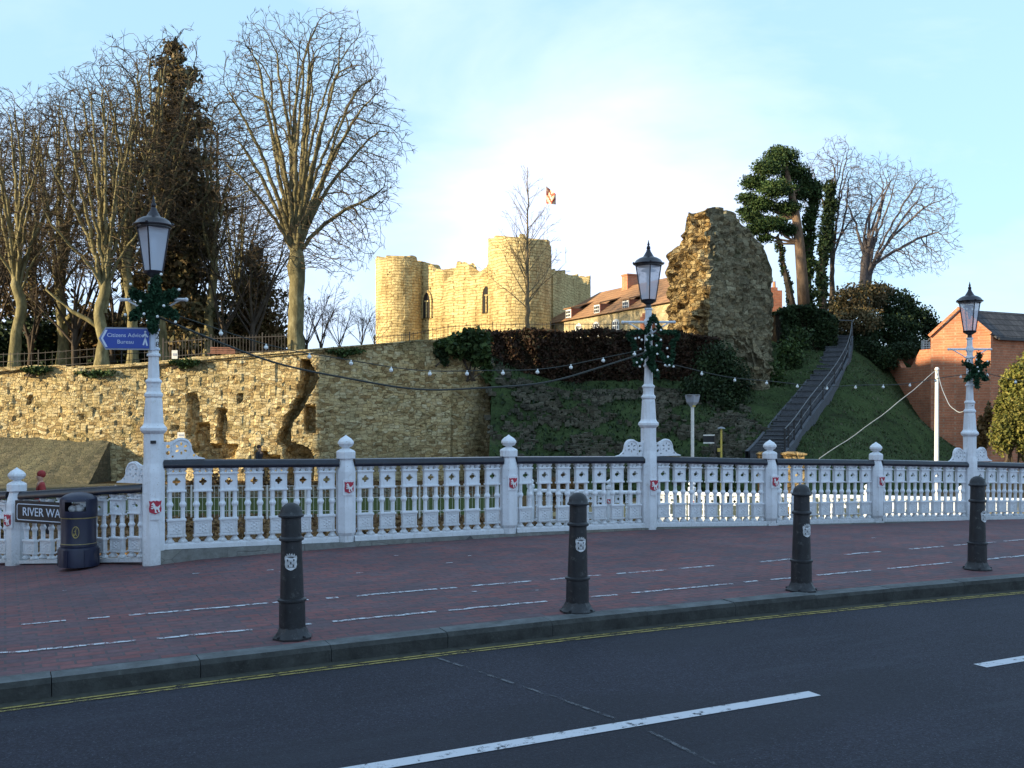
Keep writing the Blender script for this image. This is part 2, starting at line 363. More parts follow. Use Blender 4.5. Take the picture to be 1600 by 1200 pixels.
def castle_mat():
    m, t, b = new_mat('castle_ashlar'); nb = NB(t); co = coords(nb)
    sx_ = nb('ShaderNodeSeparateXYZ', {0: co}); xs = nb('ShaderNodeMath', {0: sx_.outputs['X'], 1: sx_.outputs['Y']}, operation='ADD').outputs[0]
    wob = nb('ShaderNodeTexNoise', {'Vector': co, 'Scale': .8, 'Detail': 3}).outputs['Fac']
    zz_ = nb('ShaderNodeMath', {0: wob, 1: .6, 2: sx_.outputs['Z']}, operation='MULTIPLY_ADD').outputs[0]
    vec = nb('ShaderNodeCombineXYZ', {'X': xs, 'Y': zz_}).outputs[0]
    br = nb('ShaderNodeTexBrick', {'Vector': vec, 'Color1': (.58, .45, .23, 1), 'Color2': (.47, .35, .17, 1), 'Mortar': (.34, .24, .115, 1), 'Scale': 1, 'Mortar Size': .03, 'Mortar Smooth': 1.0, 'Bias': -.1, 'Brick Width': .62, 'Row Height': .29})
    f1 = nb('ShaderNodeTexNoise', {'Vector': co, 'Scale': 2.6, 'Detail': 8, 'Roughness': .75}).outputs['Fac']
    c = mixc(nb, .8, br.outputs['Color'], ramp(nb, f1, [(.32, (.30, .27, .22)), (.66, (.78, .77, .74))]), 'OVERLAY')
    st = nb('ShaderNodeMapping', {'Vector': co, 'Scale': (.55, .55, .16)}).outputs[0]
    f2 = nb('ShaderNodeTexNoise', {'Vector': st, 'Scale': .9, 'Detail': 7, 'Roughness': .7}).outputs['Fac']
    c = mixc(nb, ramp(nb, f2, [(.48, (0, 0, 0)), (.66, (.75,)*3)]), c, (.23, .145, .055))
    v = nb('ShaderNodeTexVoronoi', {'Vector': co, 'Scale': .9}).outputs['Distance']
    c = mixc(nb, ramp(nb, v, [(.06, (.9,)*3), (.12, (0, 0, 0))]), c, (.07, .045, .02))
    t.links.new(c, b.inputs['Base Color']); b.inputs['Roughness'].default_value = .95; b.inputs['Specular IOR Level'].default_value = .1
    h = nb('ShaderNodeMath', {0: f1, 1: br.outputs['Fac']}, operation='SUBTRACT').outputs[0]
    bp = nb('ShaderNodeBump', {'Height': h, 'Strength': .8, 'Distance': .12}); t.links.new(bp.outputs[0], b.inputs['Normal']); return m
M_CAST = castle_mat()
def asphalt():
    m, t, b = new_mat('asphalt'); nb = NB(t); co = coords(nb)
    a = nb('ShaderNodeTexNoise', {'Vector': co, 'Scale': .8, 'Detail': 7, 'Roughness': .6}).outputs['Fac']
    c = ramp(nb, a, [(.3, (.010, .0115, .020)), (.7, (.018, .0195, .031))])
    f = nb('ShaderNodeTexNoise', {'Vector': co, 'Scale': 70, 'Detail': 4, 'Roughness': .8}).outputs['Fac']
    c = mixc(nb, .9, c, ramp(nb, f, [(.36, (.12, .12, .12)), (.60, (.80, .80, .82))]), 'OVERLAY')
    c = mixc(nb, ramp(nb, f, [(.57, (0, 0, 0)), (.64, (.8,)*3)]), c, (.052, .055, .072))
    st = nb('ShaderNodeMapping', {'Vector': co, 'Scale': (.25, 1.6, 1)}).outputs[0]
    w = nb('ShaderNodeTexNoise', {'Vector': st, 'Scale': 1.7, 'Detail': 8, 'Roughness': .75}).outputs['Fac']
    c = mixc(nb, ramp(nb, w, [(.52, (0, 0, 0)), (.72, (.55,)*3)]), c, (.040, .047, .062))
    v = nb('ShaderNodeTexVoronoi', {'Vector': co, 'Scale': 26}).outputs['Distance']
    c = mixc(nb, ramp(nb, v, [(.06, (.9,)*3), (.11, (0, 0, 0))]), c, (.12, .13, .15))
    pt = nb('ShaderNodeTexNoise', {'Vector': nb('ShaderNodeMapping', {'Vector': co, 'Scale': (.22, .6, 1), 'Location': (4, 2, 0)}).outputs[0], 'Scale': 1.0, 'Detail': 2}).outputs['Fac']
    c = mixc(nb, ramp(nb, pt, [(.44, (.45,)*3), (.50, (0, 0, 0))]), c, (.012, .014, .021))
    t.links.new(c, b.inputs['Base Color']); b.inputs['Roughness'].default_value = .78; b.inputs['Specular IOR Level'].default_value = .3
    bp = nb('ShaderNodeBump', {'Height': f, 'Strength': .6, 'Distance': .008}); t.links.new(bp.outputs[0], b.inputs['Normal'])
    return m
M_ASPH = asphalt()
def worn(name, col, lo_=.40, hi_=.52, sc=9):
    m, t, b = new_mat(name); nb = NB(t); co = coords(nb)
    n = nb('ShaderNodeTexNoise', {'Vector': co, 'Scale': sc, 'Detail': 8, 'Roughness': .8}).outputs['Fac']
    b.inputs['Base Color'].default_value = (*col, 1); b.inputs['Roughness'].default_value = .7
    f = ramp(nb, n, [(lo_, (0, 0, 0)), (hi_, (1, 1, 1))])
    tr = nb('ShaderNodeBsdfTransparent'); ms = nb('ShaderNodeMixShader', {0: f})
    t.links.new(tr.outputs[0], ms.inputs[1]); t.links.new(b.outputs[0], ms.inputs[2]); t.links.new(ms.outputs[0], t.nodes['Material Output'].inputs[0])
    return m
M_LINEW = worn('road_paint_white', (.50, .52, .56), .36, .45, 12)
M_LINEC = worn('worn_paint_white', (.52, .56, .60), .43, .54, 14)
M_LINEY = worn('road_paint_yellow', (.26, .215, .06), .38, .52, 12)
M_TAR = worn('tar_seam', (.07, .078, .09), .45, .55, 5)
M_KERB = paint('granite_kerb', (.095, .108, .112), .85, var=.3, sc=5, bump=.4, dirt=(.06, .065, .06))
M_KERBF = paint('kerb_face_dark', (.035, .038, .036), .9, var=.35, sc=7, bump=.4, dirt=(.07, .075, .07))  # darker tone for the road-side face and bevel of the kerb
M_GUT = paint('gutter_grime', (.035, .038, .030), .95, var=.3, sc=14)

def groundmat(name, cols, sc=2.5, bump=.5):
    m, t, b = new_mat(name); nb = NB(t); co = coords(nb)
    n = nb('ShaderNodeTexNoise', {'Vector': co, 'Scale': sc, 'Detail': 9, 'Roughness': .72}).outputs['Fac']
    c = ramp(nb, n, [(.28+.44*i/(len(cols)-1), cols[i]) for i in range(len(cols))])
    f = nb('ShaderNodeTexNoise', {'Vector': co, 'Scale': sc*9, 'Detail': 5, 'Roughness': .8}).outputs['Fac']
    c = mixc(nb, .6, c, ramp(nb, f, [(.35, (.25, .25, .25)), (.65, (.75, .75, .75))]), 'OVERLAY')
    t.links.new(c, b.inputs['Base Color']); b.inputs['Roughness'].default_value = 1; b.inputs['Specular IOR Level'].default_value = .05
    bp = nb('ShaderNodeBump', {'Height': f, 'Strength': bump, 'Distance': .08}); t.links.new(bp.outputs[0], b.inputs['Normal'])
    return m
M_GRASS = groundmat('mound_grass', [(.026, .030, .016), (.034, .050, .020), (.048, .070, .026), (.06, .06, .035)], .7)
M_SOIL = groundmat('leafy_soil', [(.06, .042, .02), (.12, .075, .035), (.17, .105, .05)], 1.8)
M_LAWN = groundmat('lawn_grass', [(.045, .065, .022), (.07, .09, .03)], 2)
M_PATH = groundmat('gravel_path', [(.26, .2, .1), (.38, .3, .16)], 3)
M_TARP = groundmat('tarmac_path', [(.085, .09, .10), (.12, .125, .135)], 3, .2)
def water():
    m, t, b = new_mat('river_water'); nb = NB(t)
    n = nb('ShaderNodeTexNoise', {'Vector': coords(nb, (1, 2.4, 1)), 'Scale': 1.6, 'Detail': 4}).outputs['Fac']
    b.inputs['Base Color'].default_value = (.012, .022, .026, 1); b.inputs['Roughness'].default_value = .08
    bp = nb('ShaderNodeBump', {'Height': n, 'Strength': .5, 'Distance': .1}); t.links.new(bp.outputs[0], b.inputs['Normal']); return m
M_WATER = water()
M_TREAD = groundmat('worn_step_stone', [(.07, .075, .08), (.12, .125, .13)], 3, .2)
M_BARK = bark('bark_grey', (.06, .052, .03), (.16, .135, .07), (.32, .28, .16))
M_BARKD = bark('bark_dark', (.035, .028, .022), (.085, .065, .05), (.13, .105, .075))
M_BARKP = bark('bark_pine', (.07, .045, .03), (.2, .13, .085), (.3, .2, .13))
M_TWIG = bark('twig_brown', (.04, .030, .022), (.085, .063, .042), (.13, .098, .06), 1)
M_LCON = leafmat('conifer_needles', [(.035, .036, .016), (.075, .062, .026), (.13, .092, .04), (.15, .10, .05)])
M_LPINE = leafmat('pine_needles', [(.012, .030, .010), (.030, .058, .016), (.058, .080, .022)])
M_LDARK = leafmat('dark_evergreen', [(.008, .018, .006), (.016, .032, .010), (.03, .045, .014)])
M_LIVY = leafmat('ivy_leaves', [(.012, .028, .008), (.03, .055, .014), (.055, .08, .02)])
M_LBUSH = leafmat('lit_bush_leaves', [(.05, .06, .012), (.12, .12, .025), (.19, .16, .04)])
M_LBR = leafmat('brown_leaves', [(.07, .04, .018), (.13, .075, .03), (.09, .075, .025)])
M_LHEDGE = leafmat('beech_hedge_leaves', [(.016, .010, .007), (.034, .017, .010), (.052, .024, .013), (.02, .022, .010)])
M_LLIT = leafmat('fallen_leaves', [(.12, .065, .03), (.20, .12, .05), (.15, .085, .045), (.08, .05, .03)])
M_GARL = leafmat('garland_green', [(.006, .022, .012), (.012, .045, .022), (.02, .06, .03)])

# ---------------------------------------------------------------- street frame
ANG = math.atan2(.09, .1773); CA, SA = math.cos(ANG), math.sin(ANG)
P1 = Vector((-560/F*11.3, 11.3, 0))                       # foot of the first lamp post
def SN(s, n, z=0): return Vector((s*CA-n*SA, s*SA+n*CA, z))
S0 = P1.x*CA+P1.y*SA; N0 = -P1.x*SA+P1.y*CA
PITCH = 2.25
RT = [1.16, 1.13, 1.115, 1.08, 1.0, .94, .865, .78, .69, .6]
ET = [0.0, .05, .054, .035, -.02, -.10, -.15, -.23, -.31, -.4]
def rail_z(i): return interp(list(enumerate(RT)), i)
def edge_z(i): return interp(list(enumerate(ET)), i)
def nmax(s): return N0 if s >= S0 else N0+(S0-s)*1.326
def pav_z(s, n):
    if s >= S0: e = edge_z((s-S0)/PITCH)
    else: e = -.075*min(10, (S0-s)/.603)
    t = sm(8.6, nmax(s), n); return e*t
def kerb_n(s): return 7.0-.0082*(min(14, max(-8, s))-3.6)**2

# ---------------------------------------------------------------- road, kerb, pavement
def grid_obj(name, fn, us, vs, mat, **k):
    mb = MB(); n = len(vs)
    mb.add([fn(u, v) for u in us for v in vs], [(i*n+j, (i+1)*n+j, (i+1)*n+j+1, i*n+j+1) for i in range(len(us)-1) for j in range(n-1)])
    return mb.build(name, mat, **k)
def lin(a, b, n): return [a+(b-a)*i/(n-1) for i in range(n)]
def rot(o): o.rotation_euler = (0, 0, ANG); return struct(o)
ss = lin(-60, 90, 151)
rot(grid_obj('road', lambda s, v: (s, .9+(kerb_n(s)-.9)*v, -.12), ss, [0, .5, 1], M_ASPH))
rot(grid_obj('pavement', lambda s, v: (s, kerb_n(s)+.19+(nmax(s)+.45-kerb_n(s)-.19)*v, pav_z(s, kerb_n(s)+.19+(nmax(s)+.45-kerb_n(s)-.19)*v)-.001), ss, lin(0, 1, 16), M_PAVE))
rot(grid_obj('near_pavement', lambda s, v: (s, -7+7.9*v, -.0), ss, [0, 1], M_PAVE))
mb = MB()
for s in np.arange(-40, 80, .915):
    j = .003; a, b = s+j, s+.915-j
    for u, v in ((a, b),):
        zz = rng.uniform(-.004, .004)
        pts = [(u, kerb_n(u)), (v, kerb_n(v)), (v, kerb_n(v)+.185), (u, kerb_n(u)+.185)]
        lo_ = [(p[0], p[1], -.16) for p in pts]
        mid = [(pts[0][0], pts[0][1], -.03), (pts[1][0], pts[1][1], -.03), (*pts[2], .004), (*pts[3], .004)]
        hi = [(pts[0][0], pts[0][1]+.025, zz), (pts[1][0], pts[1][1]+.025, zz), (*pts[2], zz+.005), (*pts[3], zz+.005)]
        mb.add(lo_+mid+hi, [(0, 1, 5, 4), (1, 2, 6, 5), (2, 3, 7, 6), (3, 0, 4, 7), (4, 5, 9, 8), (5, 6, 10, 9), (6, 7, 11, 10), (7, 4, 8, 11), (8, 9, 10, 11)])
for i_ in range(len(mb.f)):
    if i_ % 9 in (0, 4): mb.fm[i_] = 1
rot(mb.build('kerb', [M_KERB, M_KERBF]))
def strip(name, n0, w, a, b, z, mat, nf=None, step=.5):
    nf = nf or (lambda s: n0)
    return rot(grid_obj(name, lambda s, v: (s, nf(s)+w*(v-.5), z), lin(a, b, max(2, int((b-a)/step))), [0, 1], mat))
strip('gutter', 0, .10, -50, 80, -.116, M_GUT, lambda s: kerb_n(s)-.05)
strip('yellow_line', 0, .032, -50, 80, -.1155, M_LINEY, lambda s: kerb_n(s)-.125)
strip('yellow_line', 0, .032, -50, 80, -.1155, M_LINEY, lambda s: kerb_n(s)-.185)
for k in range(-3, 6):
    a = 4.60+k*5.55
    strip('centre_line', 4.80, .11, a-4.0, a, -.116, M_LINEW)
# tar seam across the carriageway
mb = MB(); pts = [at(660, 1020, 1), at(870, 1090, 1), at(1010, 1140, 1), at(1130, 1200, 1), at(1250, 1300, 1)]
P = [Vector((p.x*((EYE+.116)/(EYE-p.z)), (EYE+.116)/(EYE-p.z), -.116)) for p in pts]
for a, b in zip(P, P[1:]):
    d = (b-a).normalized(); w = Vector((-d.y, d.x, 0))*.014; mb.add([a-w, b-w, b+w, a+w], [(0, 1, 2, 3)])
struct(mb.build('tar_seam', M_TAR, fix=False))
# worn dashed cycle-lane lines on the bricks
mb = MB(); r2 = random.Random(3)
for n0, segs in ((7.78, [(-3.4, -2.7), (-2.45, -2.2), (-2.0, .75), (1.0, 1.6), (2.0, 3.2), (3.35, 4.2), (4.5, 5.0), (5.2, 7.3), (7.5, 8.3), (8.5, 9.5), (9.9, 11.4), (12, 14), (15, 18)]),
                 (8.80, [(-1.9, -1.3), (-.9, .4), (.6, 1.9), (2.1, 3.6), (3.7, 4.6), (4.9, 5.4), (5.7, 6.2), (6.5, 6.9), (7.6, 8.1), (8.9, 9.4), (10.0, 12.4), (12.8, 15.5)])):
    for a, b in segs:
        s = a
        while s < b:
            l = r2.uniform(.10, .21)
            if r2.random() < .88:
                w = r2.choice((.045, .05, .055)) ; dn = r2.choice((0, 0, .012, -.01))
                q = [(s, n0+dn-w/2), (s+l-.006, n0+dn-w/2), (s+l-.006, n0+dn+w/2), (s, n0+dn+w/2)]
                mb.add([(x, y, pav_z(x, y)+.006) for x, y in q], [(0, 1, 2, 3)])
            s += l
for _ in range(26):
    s = r2.uniform(-4, 14); n = r2.uniform(7.6, 11.2); l = r2.uniform(.03, .09); w = r2.uniform(.012, .03)
    mb.add([(x, y, pav_z(x, y)+.006) for x, y in ((s, n), (s+l, n), (s+l, n+w), (s, n+w))], [(0, 1, 2, 3)])
rot(mb.build('cycle_lane_line', M_LINEC, fix=False))

# ---------------------------------------------------------------- river, quay, low ground
Q = [(-200, 21), (-2.5, 21.5), (.2, 29.3), (14, 25.6), (60, 14), (200, 4)]
mb = MB(); mb.add([(x, y, -1.45) for x, y in Q]+[(3000, 4, -1.45), (3000, 3000, -1.45), (-3000, 3000, -1.45), (-3000, 21, -1.45)], [tuple(range(10))])
struct(mb.build('ground', M_SOIL))
mb = MB()
for (a, b), (c, d) in zip(Q, Q[1:]): mb.add([(a, b, -1.45), (c, d, -1.45), (c, d, -4), (a, b, -4)], [(0, 1, 2, 3)])
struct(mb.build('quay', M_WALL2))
mb = MB(); mb.add([(-300, -200, -3.1), (300, -200, -3.1), (300, 32, -3.1), (-300, 32, -3.1)], [(0, 1, 2, 3)]); struct(mb.build('water', M_WATER))
mb = MB(); mb.add([(x, y, -1.442) for x, y in ((-40, 31), (-.5, 31), (-.5, 38), (-40, 38))], [(0, 1, 2, 3)]); struct(mb.build('lawn', M_LAWN))
mb = MB(); mb.add([(x, y, -1.438) for x, y in ((.5, 31), (30, 26), (40, 30), (11, 39.5), (4, 36))], [(0, 1, 2, 3, 4)]); struct(mb.build('riverside_path', M_PATH))
mb = MB(); mb.add([(x, y, -1.440) for x, y in ((-45, 38.2), (-.5, 38.2), (-.5, 41), (-14, 46), (-45, 46))], [(0, 1, 2, 3, 4)]); struct(mb.build('wall_foot_path', M_WALL2))
# bridge fascia below the pavement
mb = MB()
for s in range(2, 60, 2):
    mb.add([(s, N0+.45, pav_z(s, N0+.45)-.01), (s+2, N0+.45, pav_z(s+2, N0+.45)-.01), (s+2, N0+.45, -3.4), (s, N0+.45, -3.4)], [(0, 1, 2, 3)])
mb.add([(S0, N0+.45, -.01), (S0-15, N0+.45+15*1.326, -1.2), (S0-15, N0+.45+15*1.326, -3.4), (S0, N0+.45, -3.4)], [(0, 1, 2, 3)])
rot(mb.build('bridge_side', M_WALL2, fix=False))

TOPL = [(-200, 582), (0, 580), (60, 571), (130, 573), (200, 571), (235, 566), (270, 560), (330, 556), (400, 552), (450, 551), (478, 562), (492, 556), (520, 549), (560, 545), (600, 540), (640, 534), (700, 529), (735, 533), (757, 552), (772, 566)]
# castle mound: thin-plate spline through surveyed points
CP = []
for x, z1 in ((-60, 3.3), (-40, 3.5), (-25, 3.8), (-15, 4.2), (-9, 4.5), (-3, 5.0)):
    CP += [(x, 48.5, z1), (x, 60, z1+.25), (x, 80, z1+1.2), (x, 105, z1+2.4), (x, 150, z1+3)]
for x in (2, 5.5, 9):
    CP += [(x, 37, -1.7), (x, 41.5, -.7), (x, 44, .2), (x, 48, 1.9), (x, 52, 3.4), (x, 56, 4.6), (x, 70, 5.6), (x, 100, 7.8), (x, 150, 8)]
CP += [(-.5, 38, -1.7), (-.5, 43, -.4), (-.3, 47, 1.3), (10.4, 41, -.1), (11.4, 43, .35), (13.4, 47.5, 1.4), (16.3, 53, 3.1), (18.7, 58, 4.8), (20.3, 62, 6.4), (17.5, 52.4, 2.7), (20.2, 57.5, 4.4), (14.6, 47, 1.0), (11.3, 54, 3.2), (12.3, 49, 1.9), (10.5, 46, 1.3), (15, 58, 5.2), (17, 64, 6.8),
       (11.5, 37.5, -1.7), (14.5, 40, -1.2), (15.0, 45, .5), (16.5, 50, 1.9), (19.5, 50, .25), (19.3, 56, 4.2), (22.3, 58, 2.9), (25.3, 58, -.3), (22, 66, 7.3), (26, 70, 6.6), (31, 68, 4.5), (29, 62, .5),
       (18, 40, -1.8), (24, 46, -1.7), (30, 48, -1.7), (30, 57, -1.7), (42, 60, -1.7), (60, 60, -1.7), (45, 80, 1), (60, 110, 1), (25, 85, 7.5), (22, 110, 9), (70, 40, -1.7), (20, 150, 9), (60, 150, 2)]
CP = np.array(CP, float); n = len(CP)
def tps(d2): return np.where(d2 > 0, d2*np.log(d2+1e-12)*.5, 0)
D2 = ((CP[:, None, :2]-CP[None, :, :2])**2).sum(-1)
A = np.zeros((n+3, n+3)); A[:n, :n] = tps(D2)+np.eye(n)*.6; A[:n, n] = 1; A[:n, n+1:] = CP[:, :2]; A[n, :n] = 1; A[n+1:, :n] = CP[:, :2].T
SOL = np.linalg.solve(A, np.concatenate([CP[:, 2], np.zeros(3)]))
def hgt(x, y):
    x = np.asarray(x, float); y = np.asarray(y, float)
    d2 = (x[..., None]-CP[:, 0])**2+(y[..., None]-CP[:, 1])**2
    return tps(d2) @ SOL[:n]+SOL[n]+SOL[n+1]*x+SOL[n+2]*y
def h1(x, y): return float(hgt(x, y))
xs = np.concatenate([np.arange(-60, -2, 1.5), np.arange(-2, 30, .5), np.arange(30, 76, 2)]); ys = np.concatenate([np.arange(36, 70, .5), np.arange(70, 152, 2.5)])
X, Y = np.meshgrid(xs, ys, indexing='ij'); Z = hgt(X, Y)
for i in range(len(xs)):          # the lawn behind the wall stays below the wall top
    for j in range(len(ys)):
        if ys[j] > 49 and xs[i] < .5*1:
            lim = EYE+(HOR-interp(TOPL, 800+xs[i]/ys[j]*F))/F*ys[j]-.35
            Z[i, j] = min(Z[i, j], lim)
mb = MB(); ny = len(ys)
mb.v = [(float(X[i, j]), float(Y[i, j]), float(Z[i, j])+.10*noise.noise(Vector((X[i, j]*.6, Y[i, j]*.6, 0)))+(.14*noise.noise(Vector((X[i, j]*1.7, Y[i, j]*1.7, 5))) if X[i, j] > -1 else 0)) for i in range(len(xs)) for j in range(ny)]
for i in range(len(xs)-1):
    for j in range(ny-1):
        if xs[i] < -1.2 and ys[j] < 48.4: continue
        mb.f.append((i*ny+j, (i+1)*ny+j, (i+1)*ny+j+1, i*ny+j+1)); mb.fm.append(0)
mound = struct(mb.build('castle_mound', M_GRASS, smooth=True))

# grass and leaf cards ---------------------------------------------------------
def cards(name, C, size, mat, parent=None, off=(0, 0, 0), seed=0, up=0.0, aspect=1.5, dirs=None):
    g = np.random.default_rng(seed); N = len(C); C = np.asarray(C, float)
    a = g.normal(size=(N, 3)) if dirs is None else dirs+g.normal(size=(N, 3))*.45
    a /= np.linalg.norm(a, axis=1)[:, None]
    b = g.normal(size=(N, 3)); b -= (b*a).sum(1)[:, None]*a; b /= np.linalg.norm(b, axis=1)[:, None]
    if up: a[:, 2] = np.abs(a[:, 2])+up; a /= np.linalg.norm(a, axis=1)[:, None]
    s = size*g.uniform(.55, 1.3, N)[:, None]
    V = np.stack([C-a*s*aspect*.5, C+b*s*.5, C+a*s*aspect*.5, C-b*s*.5], 1).reshape(-1, 3)-np.array(off)
    me = bpy.data.meshes.new(name); me.vertices.add(4*N); me.vertices.foreach_set('co', V.ravel())
    me.loops.add(4*N); me.loops.foreach_set('vertex_index', np.arange(4*N)); me.polygons.add(N)
    me.polygons.foreach_set('loop_start', np.arange(0, 4*N, 4)); me.polygons.foreach_set('loop_total', np.full(N, 4))
    me.materials.append(mat); me.update(calc_edges=True)
    o = bpy.data.objects.new(name, me); COL.objects.link(o)
    if parent: o.parent = parent
    else: o.location = off
    return o
def blob_points(g, blobs, n, shell=.55):
    # blobs: (x, y, z, rx, ry, rz); points weighted to the outside
    vol = np.array([b[3]*b[4]*b[5] for b in blobs])**.75; k = g.choice(len(blobs), n, p=vol/vol.sum())
    B = np.array(blobs)[k]; d = g.normal(size=(n, 3)); d /= np.linalg.norm(d, axis=1)[:, None]
    r = (shell+(1-shell)*g.random(n)**.6)[:, None]*g.uniform(.62, 1.24, n)[:, None]
    return B[:, :3]+d*r*B[:, 3:]
G = np.random.default_rng(11)
n_ = 30000
gx = G.uniform(9, 29, n_); gy = G.uniform(39, 66, n_); gz = hgt(gx, gy); ok = gz > -1.4
tag(cards('grass', np.stack([gx, gy, gz+.03], 1)[ok], .075, M_LAWN and leafmat('grass_blades', [(.028, .040, .018), (.036, .056, .022), (.05, .072, .028), (.07, .065, .04)]), seed=3, up=1.2, aspect=1.6), 'rough green grass on the castle mound beside the steps', 'grass', kind='stuff')
lx = G.uniform(-16, 1, 9000); ly = np.concatenate([G.uniform(22, 31.5, 6500), G.uniform(38, 47.5, 2500)])
tag(cards('leaf_litter', np.stack([lx, ly, np.full(9000, -1.42)], 1), .11, M_LLIT, seed=5, aspect=1.2), 'orange fallen leaves on the ground behind the balustrade', 'fallen leaves', kind='stuff')

# ---------------------------------------------------------------- masonry with a rough surface
def rough(name, foot, zb, top, mat, label, cat, res=.14, zres=.13, amp=.06, disp=None, faces_mat=None, group=None, parent=None, freq=3.0, bow=None):
    per = []
    for (a, b), (c, d) in zip(foot, foot[1:]+foot[:1]):
        L_ = math.hypot(c-a, d-b); k = max(1, int(L_/res))
        nx, ny_ = (d-b)/L_, -(c-a)/L_
        for i in range(k): per.append((a+(c-a)*i/k, b+(d-b)*i/k, nx, ny_))
    n = len(per); tops = [top(p[0], p[1]) for p in per]; mz = max(2, int((max(tops)-zb)/zres))
    mb = MB(); mids = []
    for j in range(mz+1):
        for i, (x, y, nx, ny_) in enumerate(per):
            z = zb+(tops[i]-zb)*j/mz
            q = Vector((x*freq, y*freq, z*freq*1.6))
            cell = noise.cell(q); d_ = amp*(cell-.5)*1.6+amp*1.2*noise.noise(q*.35)
            if bow: d_ += bow(x, y, z)
            if disp: d_ -= disp(x, y, z, nx, ny_)
            mb.v.append((x+nx*d_, y+ny_*d_, z+(amp*.6*(cell-.5) if 0 < j < mz else 0)))
    for j in range(mz):
        for i in range(n):
            k = (i+1) % n; mb.f.append((j*n+i, j*n+k, (j+1)*n+k, (j+1)*n+i))
            mb.fm.append(faces_mat(per[i][2], per[i][3]) if faces_mat else 0)
    ring = [mb.v[mz*n+i] for i in range(n)]
    for t in tessellate_polygon([[Vector((p[0], p[1], 0)) for p in ring]]):
        mb.f.append(tuple(mz*n+i for i in t)); mb.fm.append(0)
    cx = sum(p[0] for p in foot)/len(foot); cy = sum(p[1] for p in foot)/len(foot)
    o = mb.build(name, mat, parent=parent, off=(0, 0, 0) if parent else (cx, cy, zb))
    if not parent: tag(o, label, cat, group)
    return o
def zpy(py, Y): return EYE-(py-HOR)/F*Y
# river-side curtain wall
WY = 48.0
def wtop(x, y):
    px = 800+x/y*F; t = zpy(interp(TOPL, px), WY)
    return t+.16*noise.noise(Vector((x*1.3, 3, 1)))+.10*(noise.cell(Vector((x*2.1, 0, 0)))-.5)
CRK = [(476, 562, 8), (480, 575, 9), (483, 590, 14), (478, 605, 13), (474, 618, 11), (466, 634, 9), (457, 648, 8), (449, 660, 8), (444, 675, 9), (443, 690, 12), (462, 700, 20), (468, 716, 22), (470, 800, 22)]
NIC = [(484, 655, 8, 22, 1.0), (300, 650, 9, 36, .55), (312, 684, 14, 24, .9), (346, 672, 8, 34, .8), (338, 706, 30, 12, .9), (424, 724, 14, 12, .9), (408, 730, 9, 26, .8), (178, 712, 0.1, .1, 0), (272, 668, 5, 4, .3), (374, 622, 4, 8, .3), (130, 652, 3, 4, .25), (47, 625, 3, 7, .25)]
def wdisp(x, y, z, nx, ny_):
    if ny_ > -.5: return 0
    px = 800+x/WY*F; py = HOR-(z-EYE)*F/WY
    jx = 4*noise.noise(Vector((x*2, z*2, 0))); px += jx
    d = 0
    for (a, b, w), (c, e, w2) in zip(CRK, CRK[1:]):
        if b <= py <= e:
            t = (py-b)/(e-b); cx = a+(c-a)*t; ww = w+(w2-w)*t
            d = max(d, 1.5*(1-sm(ww*.80, ww*1.0, abs(px-cx))))
    for cx, cy, w, h, dd in NIC:
        q = max(abs(px-cx)/w, abs(py-cy)/h); d = max(d, dd*(1-sm(.85, 1.05, q)))
    return d
def wbow(x, y, z):
    px = 800+x/WY*F
    return .28*noise.noise(Vector((x*.22, z*.25, 2)))-1.2*sm(700, 775, px)**2-(.25 if px > 706 else 0)*sm(600, 625, HOR-(z-EYE)*F/WY)
rough('castle_wall', [(-36, WY), (-1.0, WY), (-.6, WY+1.2), (-.8, WY+4), (-2.4, WY+4), (-2.4, WY+2.2), (-36, WY+2.2)], -1.6, wtop, M_WALL,
      'long sunlit sandstone castle wall with a dark crack, behind the white balustrade', 'castle wall', disp=wdisp, bow=wbow, amp=.024, res=.085, zres=.1)
# battered plinth of the wall, at its left foot
mb = MB()
za = zpy(684, 47.6); a0, a1 = (-40, -19.3)
vs = []
for i, t in enumerate(lin(0, 1, 60)):
    x = a0+(a1-a0)*t
    for j, u in enumerate(lin(0, 1, 14)):
        vs.append((x+1.6*0+.02*noise.noise(Vector((x*4, u*9, 1))), WY+.05-2.6*(1-u)-.05*(noise.cell(Vector((x*3, u*9, 0)))-.5), -1.5+(za+1.5)*u+.03*noise.noise(Vector((x*3, u*8, 4)))))
nv = 14
mb.add(vs, [(i*nv+j, (i+1)*nv+j, (i+1)*nv+j+1, i*nv+j+1) for i in range(59) for j in range(nv-1)])
k = 59*nv; e0 = len(mb.v); mb.add([(a1+.02, WY+.4, -1.5), (a1+.02, WY+.4, za)], [])
mb.f.append(tuple([k+j for j in range(nv)]+[e0+1, e0])); mb.fm.append(0)
o = mb.build('battered_plinth', M_WALL2, off=(-29, 47, -1.5)); tag(o, 'grey-green sloping stone plinth at the left foot of the castle wall', 'stone plinth')
